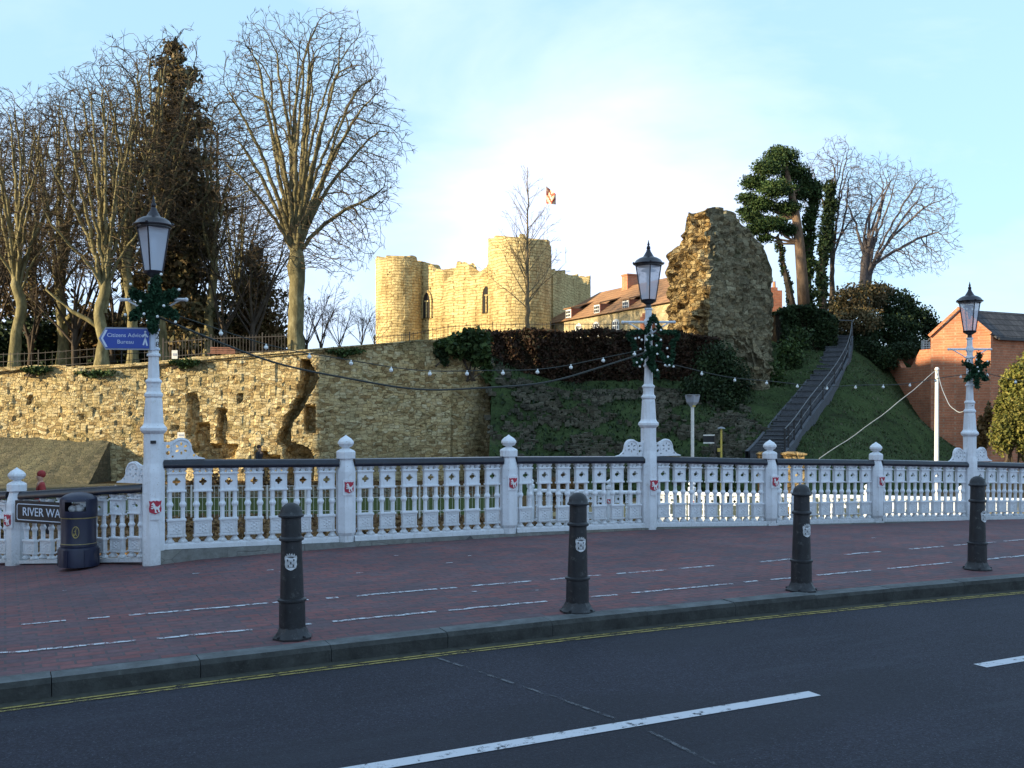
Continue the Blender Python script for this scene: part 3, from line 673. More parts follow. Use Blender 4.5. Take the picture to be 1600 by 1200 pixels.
# overhanging clumps on the wall top
def bush(name, blobs, n, size, mat, label, cat, seed=0, group=None, shell=.5, stems=None, off=None, stem_mat=None):
    g = np.random.default_rng(seed); off = off or (blobs[0][0], blobs[0][1], min(b[2]-b[5] for b in blobs))
    e = empty(name, off, label, cat, group)
    cards('foliage', blob_points(g, blobs, n, shell), size, mat, e, off, seed)
    if stems: stems.build('stem', stem_mat or M_BARKD, e, off)
    else:
        mb = MB(); rr = random.Random(seed)
        for b in blobs[:7]:
            p0 = Vector((off[0]+rr.uniform(-.3, .3), off[1], off[2])); p1 = Vector(b[:3]); mid = (p0+p1)/2+Vector((rr.uniform(-.2, .2),)*3)
            mb.tube([p0, mid, p1], [.06, .04, .02], 5)
        mb.build('stem', stem_mat or M_BARKD, e, off)
    return e
def B(px, py, Y, rpx, rpy, ry=None):
    c = at(px, py, Y); return (c.x, c.y, c.z, rpx/F*Y, ry if ry else rpx/F*Y*.8, rpy/F*Y)
bush('ivy', [B(737, 532, 47.9, 30, 18), B(722, 545, 47.7, 26, 14), B(748, 552, 47.6, 18, 22), B(700, 538, 47.8, 20, 9), B(762, 575, 47.7, 8, 20)], 3600, .17, M_LIVY, 'bushy green ivy spilling over the right end of the castle wall', 'ivy', 1)
bush('ivy', [B(690, 548, 47.9, 12, 16), B(694, 560, 47.8, 7, 12)], 700, .14, M_LDARK, 'small dark ivy patch hanging left of the bushy ivy on the wall', 'ivy', 2)
for i, (px, py, w, l) in enumerate(((150, 583, 34, 'long mossy tuft hanging below the blue sign on the wall top'), (290, 566, 26, 'mossy tuft on the wall top just right of the nearest lamp'), (60, 577, 26, 'mossy tuft on the wall top at far left'), (540, 549, 30, 'low weeds along the wall top right of the big tree'))):
    bush('wall_plant', [B(px-w*.5, py, 47.95, w*.5, 5), B(px, py+2, 47.9, w*.45, 8), B(px+w*.5, py, 47.95, w*.5, 5)], 500, .12, M_LIVY, l, 'wall plant', 20+i, 'plants growing on the castle wall')

# tall ruined tower wall
p0 = Vector((10.7, 54)); p1 = p0+Vector((.8, .6))*5.3; bk = Vector((-.6, .8))*3.0
TR = [(0, 327), (.12, 325), (.3, 329), (.45, 335), (.6, 352), (.75, 372), (.9, 390), (1.0, 425)]
def rtop(x, y):
    d = Vector((x, y))-p0; u = (d.x*.8+d.y*.6)/5.3; w = (-d.x*.6+d.y*.8)/3.0
    py = interp(TR, u); z = zpy(py, 54+u*3)
    z -= .0*w+ 1.3*sm(.2, 1.0, w)**1.4*(1-.3*u)+(.6*math.floor(w*4)/4 if w > .45 else 0)
    return z+.22*(noise.cell(Vector((x*1.7, y*1.7, 0)))-.5)
def rdisp(x, y, z, nx, ny_):
    if nx < -.5:   # torn end
        return .38*noise.noise(Vector((x*1.1, y*1.1, z*.9)))+.25*(noise.cell(Vector((x*1.9, y*1.9, z*2.4)))-.5)+.25*noise.noise(Vector((x*2.6, y*2.6, z*2.2)))
    return 0
def rbow(x, y, z): return .9*(1-sm(1.5, 5.2, z))+.35*(1-sm(3.0, 5.6, z))
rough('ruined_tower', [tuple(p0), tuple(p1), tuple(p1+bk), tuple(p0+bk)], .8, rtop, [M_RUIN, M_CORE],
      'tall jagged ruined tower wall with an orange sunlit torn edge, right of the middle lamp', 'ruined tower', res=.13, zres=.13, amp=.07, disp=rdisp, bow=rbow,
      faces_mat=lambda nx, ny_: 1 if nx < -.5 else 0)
# broken footing spilling to its right
rough('ruin_footing', [(13.4, 53.0), (16.2, 57.2), (15.0, 58.2), (12.0, 54.0)], 2.0, lambda x, y: 6.6-.62*max(0, (x-12))*1.4+.5*(noise.cell(Vector((x*1.4, y*1.4, 3)))-.5), M_RUIN,
      'low rubble footing sloping down to the right of the ruined tower', 'ruin', amp=.14)
# rubble bank below the hedge
mb = MB(); rr = random.Random(5)
for k in range(3600):
    x = rr.uniform(-1.2, 11.6); y = rr.uniform(40.2, 50.8)
    if noise.noise(Vector((x*.45, y*.45, 8)))+.5*noise.noise(Vector((x*1.6, y*1.6, 2))) < -.02: continue
    z = h1(x, y); w = rr.uniform(.12, .40); hh = rr.uniform(.07, .22)
    c = Vector((x, y, z+hh*.25)); vs = []
    for (i, j, q) in ((-1, -1, -1), (1, -1, -1), (1, 1, -1), (-1, 1, -1), (-1, -1, 1), (1, -1, 1), (1, 1, 1), (-1, 1, 1)):
        vs.append((c.x+i*w*.5*rr.uniform(.7, 1.1), c.y+j*.2*rr.uniform(.7, 1.2), c.z+q*hh*.6*rr.uniform(.6, 1.15)))
    mb.add(vs, [(3, 2, 1, 0), (4, 5, 6, 7), (0, 1, 5, 4), (1, 2, 6, 5), (2, 3, 7, 6), (3, 0, 4, 7)])
tag(mb.build('rubble_bank', M_ROCK, off=(5, 40, -1)), 'mossy dark rubble stone bank below the long hedge', 'rubble bank')
g = np.random.default_rng(8); x = g.uniform(-1, 11.5, 9000); y = g.uniform(40, 52, 9000); x = x[:4500]; y = y[:4500]
tag(cards('bank_weeds', np.stack([x, y, hgt(x, y)+.12], 1), .12, M_LDARK, seed=9, up=.5), 'dark weeds between the stones of the bank', 'weeds', kind='stuff')

# long dark hedge on top of the bank
def hedge(name, x0, x1, y0, y1, zb, zt, n, size, mat, label, seed, topf=None, group=None, core=M_BARKD):
    g = np.random.default_rng(seed); off = ((x0+x1)/2, y0, zb); e = empty(name, off, label, 'hedge', group)
    k = int(n*.25); x = g.uniform(x0, x1, n); y = np.where(np.arange(n) < k, g.uniform(y0, y1, n), y0+np.abs(g.normal(0, .12, n)))
    tz = np.full(n, zt) if topf is None else topf(x)
    z = np.where(np.arange(n) < k, tz+g.normal(0, .06, n), zb+(tz-zb)*g.random(n)); y += .18*np.sin(x*2.1+z*1.3)+.12*np.sin(x*5+2*z)
    cards('foliage', np.stack([x, y, z], 1), size, mat, e, off, seed)
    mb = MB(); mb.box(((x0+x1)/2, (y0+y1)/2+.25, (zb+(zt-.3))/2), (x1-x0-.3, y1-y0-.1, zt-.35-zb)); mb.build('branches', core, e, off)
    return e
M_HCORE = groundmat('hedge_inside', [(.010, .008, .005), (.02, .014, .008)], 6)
M_LFACE = M_LHEDGE
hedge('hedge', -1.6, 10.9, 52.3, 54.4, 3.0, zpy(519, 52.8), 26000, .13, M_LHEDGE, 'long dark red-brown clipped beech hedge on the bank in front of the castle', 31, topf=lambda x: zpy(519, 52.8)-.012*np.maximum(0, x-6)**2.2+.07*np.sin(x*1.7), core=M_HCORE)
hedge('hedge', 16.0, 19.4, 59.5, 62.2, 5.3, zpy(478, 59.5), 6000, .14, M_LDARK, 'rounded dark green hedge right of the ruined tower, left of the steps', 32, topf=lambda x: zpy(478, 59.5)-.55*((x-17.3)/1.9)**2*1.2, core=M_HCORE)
bush('shrub', [B(1120, 570, 50.5, 34, 36), B(1150, 600, 50, 26, 40), B(1100, 610, 49.5, 40, 26), B(1135, 640, 48.5, 22, 22)], 8000, .11, M_LDARK, 'dark ivy mass in shade at the left foot of the ruined tower', 'shrub', 33)
bush('shrub', [B(1233, 560, 56, 22, 34), B(1215, 600, 54, 14, 30), B(1250, 530, 58, 22, 20)], 2600, .13, M_LIVY, 'low green undergrowth between the ruined tower and the steps', 'shrub', 34)

# ---------------------------------------------------------------- castle gatehouse
CE = empty('castle_gatehouse', at(740, 520, 103)-Vector((0, 0, 1)), 'sunlit sandstone castle gatehouse with two round towers on the hill', 'castle')
co_ = CE.location
def cpart(name, foot, zb, top, **k):
    o = rough(name, foot, zb, (lambda x, y: top(x, y)+.30*(noise.cell(Vector((x*1.5, y*1.5, 3)))-.5)+.35*(noise.cell(Vector((x*.7, y*.7, 9)))-.5)), M_CAST, '', '', parent=CE, res=.14, zres=.3, amp=.02, freq=1.6, **k)
    o.data.transform(Matrix.Translation(-co_)); return o
def circ(cx, cy, r, n=40): return [(cx+r*math.cos(2*math.pi*i/n), cy+r*math.sin(2*math.pi*i/n)) for i in range(n)]
t1 = at(625, 400, 107); t2 = at(812, 372, 99)
cpart('tower', circ(t1.x, t1.y, 2.6), 6, lambda x, y: zpy(402, 107)-.25*(x-t1.x)/2.6*(x > t1.x)+.25*noise.noise(Vector((x*1.1, y*1.1, 0))))
cpart('tower', circ(t2.x, t2.y, 3.15), 6, lambda x, y: zpy(371, 99)-.35*max(0, x-t2.x)/3.1+.2*noise.noise(Vector((x*1.1, y*1.1, 0))))
ca = at(652, 0, 106.5); cb = at(790, 0, 99.5)
CT = [(0, 402), (.10, 406), (.17, 412), (.19, 420), (.22, 418), (.29, 418), (.32, 430), (.35, 433), (.42, 428), (.43, 412), (.45, 407), (.56, 405), (.60, 413), (.61, 425), (.70, 426), (.78, 424), (.80, 402), (.85, 396), (1, 392)]
dv = Vector((cb.x-ca.x, cb.y-ca.y)); nn = Vector((-dv.y, dv.x)).normalized()*1.4
def ctop(x, y):
    u = (Vector((x-ca.x, y-ca.y)).dot(dv))/dv.length_squared; return zpy(interp(CT, u), ca.y+(cb.y-ca.y)*u)
cpart('curtain_wall', [(ca.x, ca.y), (cb.x, cb.y), (cb.x+nn.x, cb.y+nn.y), (ca.x+nn.x, ca.y+nn.y)], 6, ctop)
sa = at(845, 0, 101); sb = at(868, 0, 110)
cpart('side_tower', [(sa.x-3.0, sa.y+1), (at(856, 0, 100).x, 100), (at(862, 0, 109).x, 109), (at(862, 0, 109).x-5, 110)], 6, lambda x, y: zpy(376, 100)-.2*(y-100)*.2+.3*(noise.cell(Vector((x, y, 0)))-.5))
ST = [(100, 415), (104, 420), (109, 424), (110, 430), (117, 434), (118, 431)]
cpart('side_wall', [(at(864, 0, 101).x, 101), (at(923, 0, 118).x, 118), (at(923, 0, 118).x-3, 120), (at(864, 0, 101).x-3, 103)], 6, lambda x, y: zpy(interp(ST, y), y))
# gothic windows of the curtain wall
def gothic(w, h, n=6):
    pts = [(-w/2, 0), (w/2, 0), (w/2, h*.6)]
    for i in range(1, n): a = i/n; pts.append((w/2*(1-a**1.6), h*.6+h*.4*math.sin(a*math.pi/2)))
    pts.append((0, h))
    for i in range(n-1, 0, -1): a = i/n; pts.append((-w/2*(1-a**1.6), h*.6+h*.4*math.sin(a*math.pi/2)))
    pts.append((-w/2, h*.6)); return pts
ang_c = math.atan2(dv.y, dv.x)
M_DARK = paint('window_void', (.012, .010, .008), .9)
for px, pb, h in ((667, 497, 2.7), (757, 489, 2.7)):
    u = .12 if px < 700 else .80
    P = Vector((ca.x, ca.y, 0)).lerp(Vector((cb.x, cb.y, 0)), u); fac = P.y
    P.z = zpy(pb, fac)
    Mx = Matrix.Translation(P-Vector((nn.x, nn.y, 0))*.045) @ Matrix.Rotation(ang_c, 4, 'Z')
    mb = MB(); mb.plate(gothic(1.35, h+.25), [gothic(1.0, h)], .16, Mx, c=(0, 0, -.02)); f = mb.build('window', M_CAST, CE, co_)
    mb = MB(); mb.plate(gothic(.99, h-.02), [], .06, Mx); mb.build('opening', M_DARK, f, co_)
    mb = MB(); mb.box((0, -.05, h*.32), (.13, .1, h*.62), M=Mx); mb.box((0, -.05, h*.66), (.5, .1, .12), M=Mx); mb.build('mullion', M_CAST, f, co_)

# ---------------------------------------------------------------- stone house with tiled roof
ha = at(852, 0, 101); hb = at(1062, 0, 80)
hd = Vector((hb.x-ha.x, hb.y-ha.y)); hl = hd.length; hu = hd.normalized(); hn = Vector((-hu.y, hu.x))   # hn points away from camera
zg = 9.0
def eave(u): return zpy(507+(474-507)*u**.9, ha.y+(hb.y-ha.y)*u)
ez = zpy(506, ha.y)
HE = empty('stone_house', (ha.x, ha.y, 7), 'stone house with long orange tiled roof and dormers beside the castle', 'house'); ho = HE.location
def HP(u, d, z): return Vector((ha.x+hu.x*u+hn.x*d, ha.y+hu.y*u+hn.y*d, z))
zr = zpy(459, ha.y-2)+.2; dep = 4.2
zeR = ez
mb = MB(); A_ = [HP(-.3, 0, 6), HP(hl, 0, 6), HP(hl, 8.4, 6), HP(-.3, 8.4, 6), HP(-.3, 0, ez), HP(hl, 0, ez), HP(hl, 8.4, ez), HP(-.3, 8.4, ez)]
mb.add(A_, [(0, 1, 5, 4), (1, 2, 6, 5), (2, 3, 7, 6), (3, 0, 4, 7)]); mb.build('wall', M_BRICK_H, HE, ho)
mb = MB(); mb.add([HP(-.6, -.35, ez-.12), HP(hl, -.35, ez-.12), HP(hl, 8.8, ez-.12), HP(-.6, 8.8, ez-.12), HP(3.6, dep, zr), HP(hl, dep, zr)], [(0, 1, 5, 4), (1, 2, 5), (2, 3, 4, 5), (3, 0, 4), (3, 2, 1, 0)])
roof = mb.build('roof', M_TILE, HE, ho)
ang_h = math.atan2(hu.y, hu.x)
def onface(px, d=0.0):   # u where the column px meets the facade plane at depth d
    best = min(((abs(800+F*HP(u, d, 0).x/HP(u, d, 0).y-px), u) for u in np.arange(-1, hl+1, .05)))
    return best[1]
for px, py in ((889, 493), (933, 486), (978, 480)):
    u = onface(px, .1); P = HP(u, .1, 0); zc = zpy(py, P.y); M_ = Matrix.Translation(Vector((P.x, P.y, zc))) @ Matrix.Rotation(ang_h, 4, 'Z')
    mb = MB(); mb.box((0, 1.1, .0), (1.15, 2.2, 1.3), M=M_); d_ = mb.build('dormer', M_REDB2, HE, ho)
    mb = MB(); mb.add([M_ @ Vector(v) for v in ((-.75, -.2, .62), (.75, -.2, .62), (.75, 2.6, 1.35), (-.75, 2.6, 1.35), (-.75, -.2, .72), (.75, -.2, .72), (.75, 2.6, 1.45), (-.75, 2.6, 1.45))], [(0, 3, 2, 1), (4, 5, 6, 7), (0, 1, 5, 4), (1, 2, 6, 5), (2, 3, 7, 6), (3, 0, 4, 7)]); mb.build('dormer_roof', M_TILE, d_, ho)
    mb = MB(); mb.box((0, -.02, 0), (1.0, .08, 1.15), M=M_); w_ = mb.build('window', M_WWIN, d_, ho)
    mb = MB()
    for i in (-.3, 0, .3):
        for j in (-.32, .0, .32): mb.box((i, -.075, j), (.22, .03, .24), M=M_)
    mb.build('pane', M_WIN, d_, ho)
for px, py in ((905, 511), (932, 509), (963, 505), (1020, 500)):
    u = onface(px, 0); P = HP(u, 0, 0); zc = zpy(py+4, P.y); M_ = Matrix.Translation(Vector((P.x, P.y, zc))) @ Matrix.Rotation(ang_h, 4, 'Z')
    mb = MB(); mb.plate([(-.55, -.8), (.55, -.8), (.55, .3), (.4, .5), (0, .62), (-.4, .5), (-.55, .3)], [], .1, M_, c=(0, -.04, 0)); w_ = mb.build('window', M_WWIN, HE, ho)
    mb = MB()
    for i in (-.33, 0, .33):
        for j in (-.55, -.15, .22): mb.box((i, -.1, j), (.2, .03, .26), M=M_)
    mb.build('pane', M_WIN, w_, ho)
# chimneys
u = onface(985, dep); P = HP(u, dep, 0); M_ = Matrix.Translation(Vector((P.x, P.y, zpy(458, P.y)))) @ Matrix.Rotation(ang_h, 4, 'Z')
mb = MB(); mb.box((0, 0, .3), (1.0, 1.3, 2.6), M=M_); mb.box((0, 0, 1.68), (1.15, 1.45, .14), M=M_); ch = mb.build('chimney', M_REDB, roof, ho)
u2 = onface(1040, 1.2); P = HP(u2, -.6, 0); M_ = Matrix.Translation(Vector((P.x, P.y, zpy(508, P.y)))) @ Matrix.Rotation(ang_h, 4, 'Z')
mb = MB(); mb.box((0, 0, -.5), (1.0, .8, 2.4), M=M_); mb.box((0, 0, .75), (.7, .6, .5), M=M_); mb.build('porch_wall', M_REDB2, HE, ho)
# chimneys behind the ruin on the right
e = empty('brick_chimney', at(1207, 490, 95), 'old brick chimney stack showing just right of the ruined tower', 'chimney')
mb = MB(); c = at(1208, 468, 95); mb.box((c.x, c.y, c.z-2.2), (1.4, 1.2, 6.0)); mb.box((c.x-.2, c.y, c.z+.95), (1.0, 1.0, .3)); mb.build('stack', M_REDB2, e, e.location)
mb = MB(); mb.lathe([(.16, 0), (.13, .55), (.17, .6)], (c.x-.35, c.y, c.z+1.1), 8); mb.lathe([(.16, 0), (.13, .55), (.17, .6)], (c.x+.1, c.y, c.z+1.1), 8); mb.build('chimney_pot', M_REDB, e, e.location)

# flag on its pole
fp = at(853, 290, 106); e = empty('flagpole', Vector((fp.x, fp.y, 12)), 'slim flagpole rising behind the castle towers', 'flagpole')
mb = MB(); mb.tube([Vector((fp.x, fp.y, 12)), Vector((fp.x, fp.y, fp.z+.2))], [.05, .025], 6); mb.build('pole', M_POLE, e, e.location)
M_FLR = paint('flag_red', (.45, .07, .04), .8); M_FLY = paint('flag_yellow', (.75, .55, .35), .8)
mb = MB(); vs = []; 
for i in range(9):
    for j in range(9):
        u, v = i/8, j/8
        px = 853.5+u*15; py = 291+u*12*(1-.2*v)+v*(27-8*u)
        w = at(px, py, 106+.5*math.sin(u*5+v*2)); vs.append(w)
mb.v = [tuple(v) for v in vs]
for i in range(8):
    for j in range(8): mb.f.append((i*9+j, (i+1)*9+j, (i+1)*9+j+1, i*9+j+1)); mb.fm.append(1 if ((j+abs(i-4)) // 2) % 2 == 0 else 0)
fo = mb.build('flag', [M_FLR, M_FLY], off=tuple(fp), smooth=True, fix=False); tag(fo, 'red and pale yellow chevron flag flying above the castle', 'flag')

# ---------------------------------------------------------------- red brick building on the right
C0 = at(1548, 0, 56.0); gl = Vector((-.87, .5)); sd = Vector((.5, .87)); 
sd = Vector((.90, .44))
wG = 3.12; Lr = 14
def RP(a, b, z): return Vector((C0.x+gl.x*a+sd.x*b, C0.y+gl.y*a+sd.y*b, z))
ze = zpy(524, 56.3); za_ = zpy(484, 57)
RE = empty('brick_building', (C0.x, C0.y, -1.5), 'red brick gabled building with slate roof at right edge', 'building'); ro = RE.location
mb = MB(); mb.add([RP(0, 0, -1.6), RP(wG, 0, -1.6), RP(wG, 0, ze), RP(wG/2, 0, za_), RP(0, 0, ze), RP(0, Lr, -1.6), RP(wG, Lr, -1.6), RP(wG, Lr, ze), RP(wG/2, Lr, za_), RP(0, Lr, ze)],
                  [(1, 0, 4, 3, 2), (0, 5, 9, 4), (6, 5, 9, 8, 7), (1, 2, 7, 6)]); mb.build('wall', M_REDB, RE, ro)
mb = MB()
for s in (0, 1):
    a0_, a1_ = (wG/2, -.22) if s == 0 else (wG/2, wG+.22)
    zz = ze-.2
    mb.add([RP(a0_, .12, za_-.12), RP(a1_, .12, zz-.02), RP(a1_, Lr, zz-.02), RP(a0_, Lr, za_-.12), RP(a0_, .12, za_), RP(a1_, .12, zz+.1), RP(a1_, Lr, zz+.1), RP(a0_, Lr, za_)],
           [(0, 1, 2, 3), (4, 5, 6, 7), (0, 1, 5, 4), (1, 2, 6, 5), (2, 3, 7, 6), (3, 0, 4, 7)])
mb.build('roof', M_SLATE, RE, ro)
mb = MB(); mb.bar(RP(wG/2, -.06, za_+.10), RP(-.05, -.06, ze+.06), .26, .16); mb.bar(RP(wG/2, -.06, za_+.10), RP(wG+.05, -.06, ze+.06), .26, .16); mb.build('coping', M_REDB, RE, ro)
mb = MB(); mb.bar(RP(-.3, .2, ze-.22), RP(-.3, Lr, ze-.22), .12, .12); mb.build('gutter', M_BLACK, RE, ro)
# garden walls left of the gable
def wallseg(name, A_, B_, tops, mat, label, zb=-1.7, t=.35):
    d = (B_-A_); d2 = Vector((d.x, d.y)).normalized(); mb = MB(); L_ = Vector((d.x, d.y)).length
    Mw = Matrix.Translation(Vector((A_.x, A_.y, 0))) @ Matrix.Rotation(math.atan2(d2.y, d2.x), 4, 'Z')
    mb.plate([(0, zb), (L_, zb)]+[(L_*u, z) for u, z in reversed(tops)], [], t, Mw)
    o = mb.build(name, mat, off=(A_.x, A_.y, zb)); return tag(o, label, 'brick wall')
wallseg('brick_wall', at(1376, 0, 64), at(1462, 0, 58), [(0, zpy(556, 64)), (.30, zpy(553, 62)), (.45, zpy(575, 61.5)), (.62, zpy(575, 61)), (.78, zpy(548, 60)), (1, zpy(545, 58))], M_REDB, 'orange brick garden wall stepping up to the left side of the gable')
wallseg('brick_wall', at(1395, 0, 67), at(1450, 0, 66), [(0, zpy(560, 67)), (.2, zpy(536, 67)), (.7, zpy(536, 66)), (1, zpy(545, 66))], M_REDB2, 'darker brick wall with a flat top standing behind the orange one')
mb = MB(); c = at(1448, 540, 60.5)
for i in range(5): mb.box((c.x, c.y, c.z-.28+.14*i), (.55, .4, .05))
for i in range(4): mb.box((c.x-.24+.16*i, c.y, c.z), (.04, .38, .62))
tag(mb.build('roof_vent', M_POLE, off=tuple(c)), 'small pale lattice vent box beside the brick gable', 'vent')
e = empty('downpipe_bracket', at(1485, 654, 56), 'small white plate fixed low on the brick gable', 'plate'); 
bpy.data.objects.remove(e)

# ---------------------------------------------------------------- balustrade
def quatre(cx, cz, r, n=24): return [(cx+r*(.60+.40*abs(math.cos(2*a)))*math.cos(a), cz+r*(.60+.40*abs(math.cos(2*a)))*math.sin(a)) for a in [2*math.pi*i/n for i in range(n)]]
def module():
    mb = MB(); w = .0975
    for x in (-.072, .072):      # two colonnettes with capitals and feet
        mb.lathe([(.036, .0), (.052, .004), (.052, .022), (.030, .045), (.026, .075), (.026, .08)], (x, 0, 0), 8)
        mb.lathe([(.026, .26), (.026, .40), (.031, .412), (.040, .43), (.040, .447), (.031, .465), (.026, .475), (.026, .60)], (x, 0, 0), 8)
        mb.lathe([(.026, .80), (.028, .815), (.046, .838), (.046, .862)], (x, 0, 0), 8)
    mb.box((0, 0, .835), (.05, .03, .05))
    for z, h in ((.797, .024), (.595, .024), (.262, .028), (.080, .022)): mb.box((0, 0, z), (.212, .075, h)); mb.box((0, 0, z), (.200, .085, h*.45))
    mb.plate([(-w, .605), (w, .605), (w, .788), (-w, .788)], [quatre(0, .70, .047)], .045)
    for x in (-w+.008, w-.008): mb.box((x, 0, .697), (.012, .058, .16))
    mb.plate([(-w, .088), (w, .088), (w, .25), (-w, .25)], [], .045)
    for x in (-w+.01, w-.01): mb.box((x, 0, .17), (.014, .058, .15))
    mb.box((0, 0, .232), (.13, .064, .012)); mb.box((0, 0, .112), (.13, .064, .010))
    for dx, dz in ((0, 0), (.03, .022), (-.03, .022), (.03, -.022), (-.03, -.022), (0, .04), (0, -.04)): mb.ball((dx, -.022, .172+dz), .012, 6, 4); 
    return mb
MOD = module().build('baluster', M_WHITE, smooth=False); MOD_ME = MOD.data; bpy.data.objects.remove(MOD)
def mod_obj(parent, x, y, z, rz=0, sz=1, sx_=1):
    o = bpy.data.objects.new('baluster', MOD_ME); COL.objects.link(o); o.parent = parent; o.location = (x, y, z); o.rotation_euler = (0, 0, rz); o.scale = (sx_, 1, sz); return o
def rail_prof():
    return [(-.062, 0), (.062, 0), (.070, .025), (.066, .06), (.045, .088), (0, .098), (-.045, .088), (-.066, .06), (-.070, .025)]
def sweep(mb, a, b, prof, d):
    d = Vector(d).normalized(); nrm = Vector((-d.y, d.x, 0)); n = len(prof)
    mb.add([Vector(a)+nrm*p+Vector((0, 0, q)) for p, q in prof]+[Vector(b)+nrm*p+Vector((0, 0, q)) for p, q in prof],
           [(i, (i+1) % n, n+(i+1) % n, n+i) for i in range(n)]+[tuple(range(n)), tuple(range(2*n-1, n-1, -1))])
# emblem: white rearing horse on a red shield
def scutcheon(w, h): return [(-.5*w, .5*h), (-.3*w, .44*h), (-.12*w, .5*h), (0, .45*h), (.12*w, .5*h), (.3*w, .44*h), (.5*w, .5*h), (.44*w, .2*h), (.5*w, -.1*h), (.46*w, -.36*h), (.25*w, -.42*h), (0, -.52*h), (-.25*w, -.42*h), (-.46*w, -.36*h), (-.5*w, -.1*h), (-.44*w, .2*h)]
HORSE = [(-.30, .22), (-.22, .34), (-.10, .38), (-.02, .30), (.04, .12), (.16, .02), (.28, .02), (.36, .14), (.40, .06), (.34, -.06), (.30, -.20), (.34, -.36), (.22, -.40), (.20, -.24), (.10, -.16), (.04, -.30), (.06, -.40), (-.06, -.38), (-.06, -.22), (-.10, -.08), (-.22, -.12), (-.34, -.04), (-.36, -.10), (-.24, -.20), (-.10, -.02), (-.14, .06), (-.28, .06), (-.36, .14), (-.40, .08), (-.28, -.01), (-.16, .12), (-.20, .18)]
HORSE = [(-.34, .20), (-.24, .34), (-.16, .38), (-.06, .26), (.02, .08), (.18, .04), (.28, .10), (.40, .22), (.38, .02), (.30, -.08), (.34, -.24), (.42, -.38), (.24, -.36), (.20, -.18), (.08, -.14), (.06, -.26), (.16, -.42), (-.04, -.40), (-.04, -.20), (-.12, -.06), (-.26, -.14), (-.38, -.06), (-.24, -.02), (-.14, .04), (-.36, .04), (-.30, .12), (-.18, .12), (-.20, .20)]
def crest(parent, x, y, z, w, h, rz=0):
    Mx = Matrix.Translation((x, y, z)) @ Matrix.Rotation(rz, 4, 'Z')
    mb = MB(); mb.plate(scutcheon(w, h), [], .012, Mx); c = mb.build('crest', M_RED, parent, fix=True)
    mb = MB(); mb.plate([(a*w*.98, b*h*.98) for a, b in HORSE], [], .008, Mx, c=(0, -.009, 0)); mb.build('horse_emblem', M_HORSE, c)
    return c
def post_parts(parent, x, y, zt, zb, rz, pid):
    M_ = Matrix.Translation((x, y, 0)) @ Matrix.Rotation(rz, 4, 'Z')
    z0 = zt+.29
    pr = [(.098, zb), (.098, z0-1.24), (.120, z0-1.20), (.120, z0-.45), (.112, z0-.40), (.088, z0-.31), (.088, z0-.30), (.116, z0-.288), (.118, z0-.21), (.108, z0-.195), (.050, z0-.165)]
    mb = MB(); mb.lathe(pr, (0, 0, 0), 8, M=M_); mb.box((0, 0, zb+.03), (.185, .185, .06), M=M_)
    p = mb.build('post', M_WHITE, parent)
    mb = MB(); mb.lathe([(.045, z0-.17), (.045, z0-.155), (.080, z0-.14), (.103, z0-.105), (.100, z0-.08), (.070, z0-.045), (.03, z0-.02), (.004, z0)], (0, 0, 0), 16, M=M_, flute=.07)
    mb.build('finial', M_WHITE, p, smooth=False)
    mb = MB(); mb.box((0, -.118, z0-.64), (.15, .016, .19), M=M_); mb.build('badge_panel', M_WHITE, p)
    crest(p, x+.131*math.sin(rz), y-.131*math.cos(rz), z0-.64, .115, .14, rz)
    return p
BL = empty('balustrade', (P1.x, P1.y, 0), 'white cast-iron bridge balustrade with dark handrail running right from the nearest lamp', 'balustrade', rz=ANG)
LAMPI = (0, 3, 6)
NB_ = 9
mbr = MB(); mbb = MB(); mpl = MB()
for i in range(NB_):
    x0, x1 = i*PITCH+.1, (i+1)*PITCH-.1
    z0, z1 = rail_z(i), rail_z(i+1)
    if i < 8:
        sweep(mbr, (x0, 0, z0-.098), (x1, 0, z1-.098), rail_prof(), (1, 0, 0))
        mbb.bar((x0, 0, z0-.995), (x1, 0, z1-.995), .12, .05); mbb.bar((x0, 0, z0-.963), (x1, 0, z1-.963), .085, .02)
        mpl.add([(x0-.1, -.10, min(edge_z(i), z0-1.03)-.1), (x1+.1, -.10, min(edge_z(i+1), z1-1.03)-.1), (x1+.1, .12, min(edge_z(i+1), z1-1.03)-.1), (x0-.1, .12, min(edge_z(i), z0-1.03)-.1),
                 (x0-.1, -.10, z0-1.024), (x1+.1, -.10, z1-1.024), (x1+.1, .12, z1-1.024), (x0-.1, .12, z0-1.024)], [(3, 2, 1, 0), (4, 5, 6, 7), (0, 1, 5, 4), (2, 3, 7, 6)])
        for k in range(7):
            f = (k+.5)/7; x = x0+(x1-x0)*f; mod_obj(BL, x, 0, z0+(z1-z0)*f-.956, sx_=1.0)
    if i+1 not in LAMPI and i+1 < 9: post_parts(BL, (i+1)*PITCH, 0, rail_z(i+1), edge_z(i+1)-.03, 0, i)
mbr.build('handrail', M_RAIL, BL, smooth='auto'); mbb.build('base_rail', M_WHITE, BL); mpl.build('plinth', M_CONC, BL)
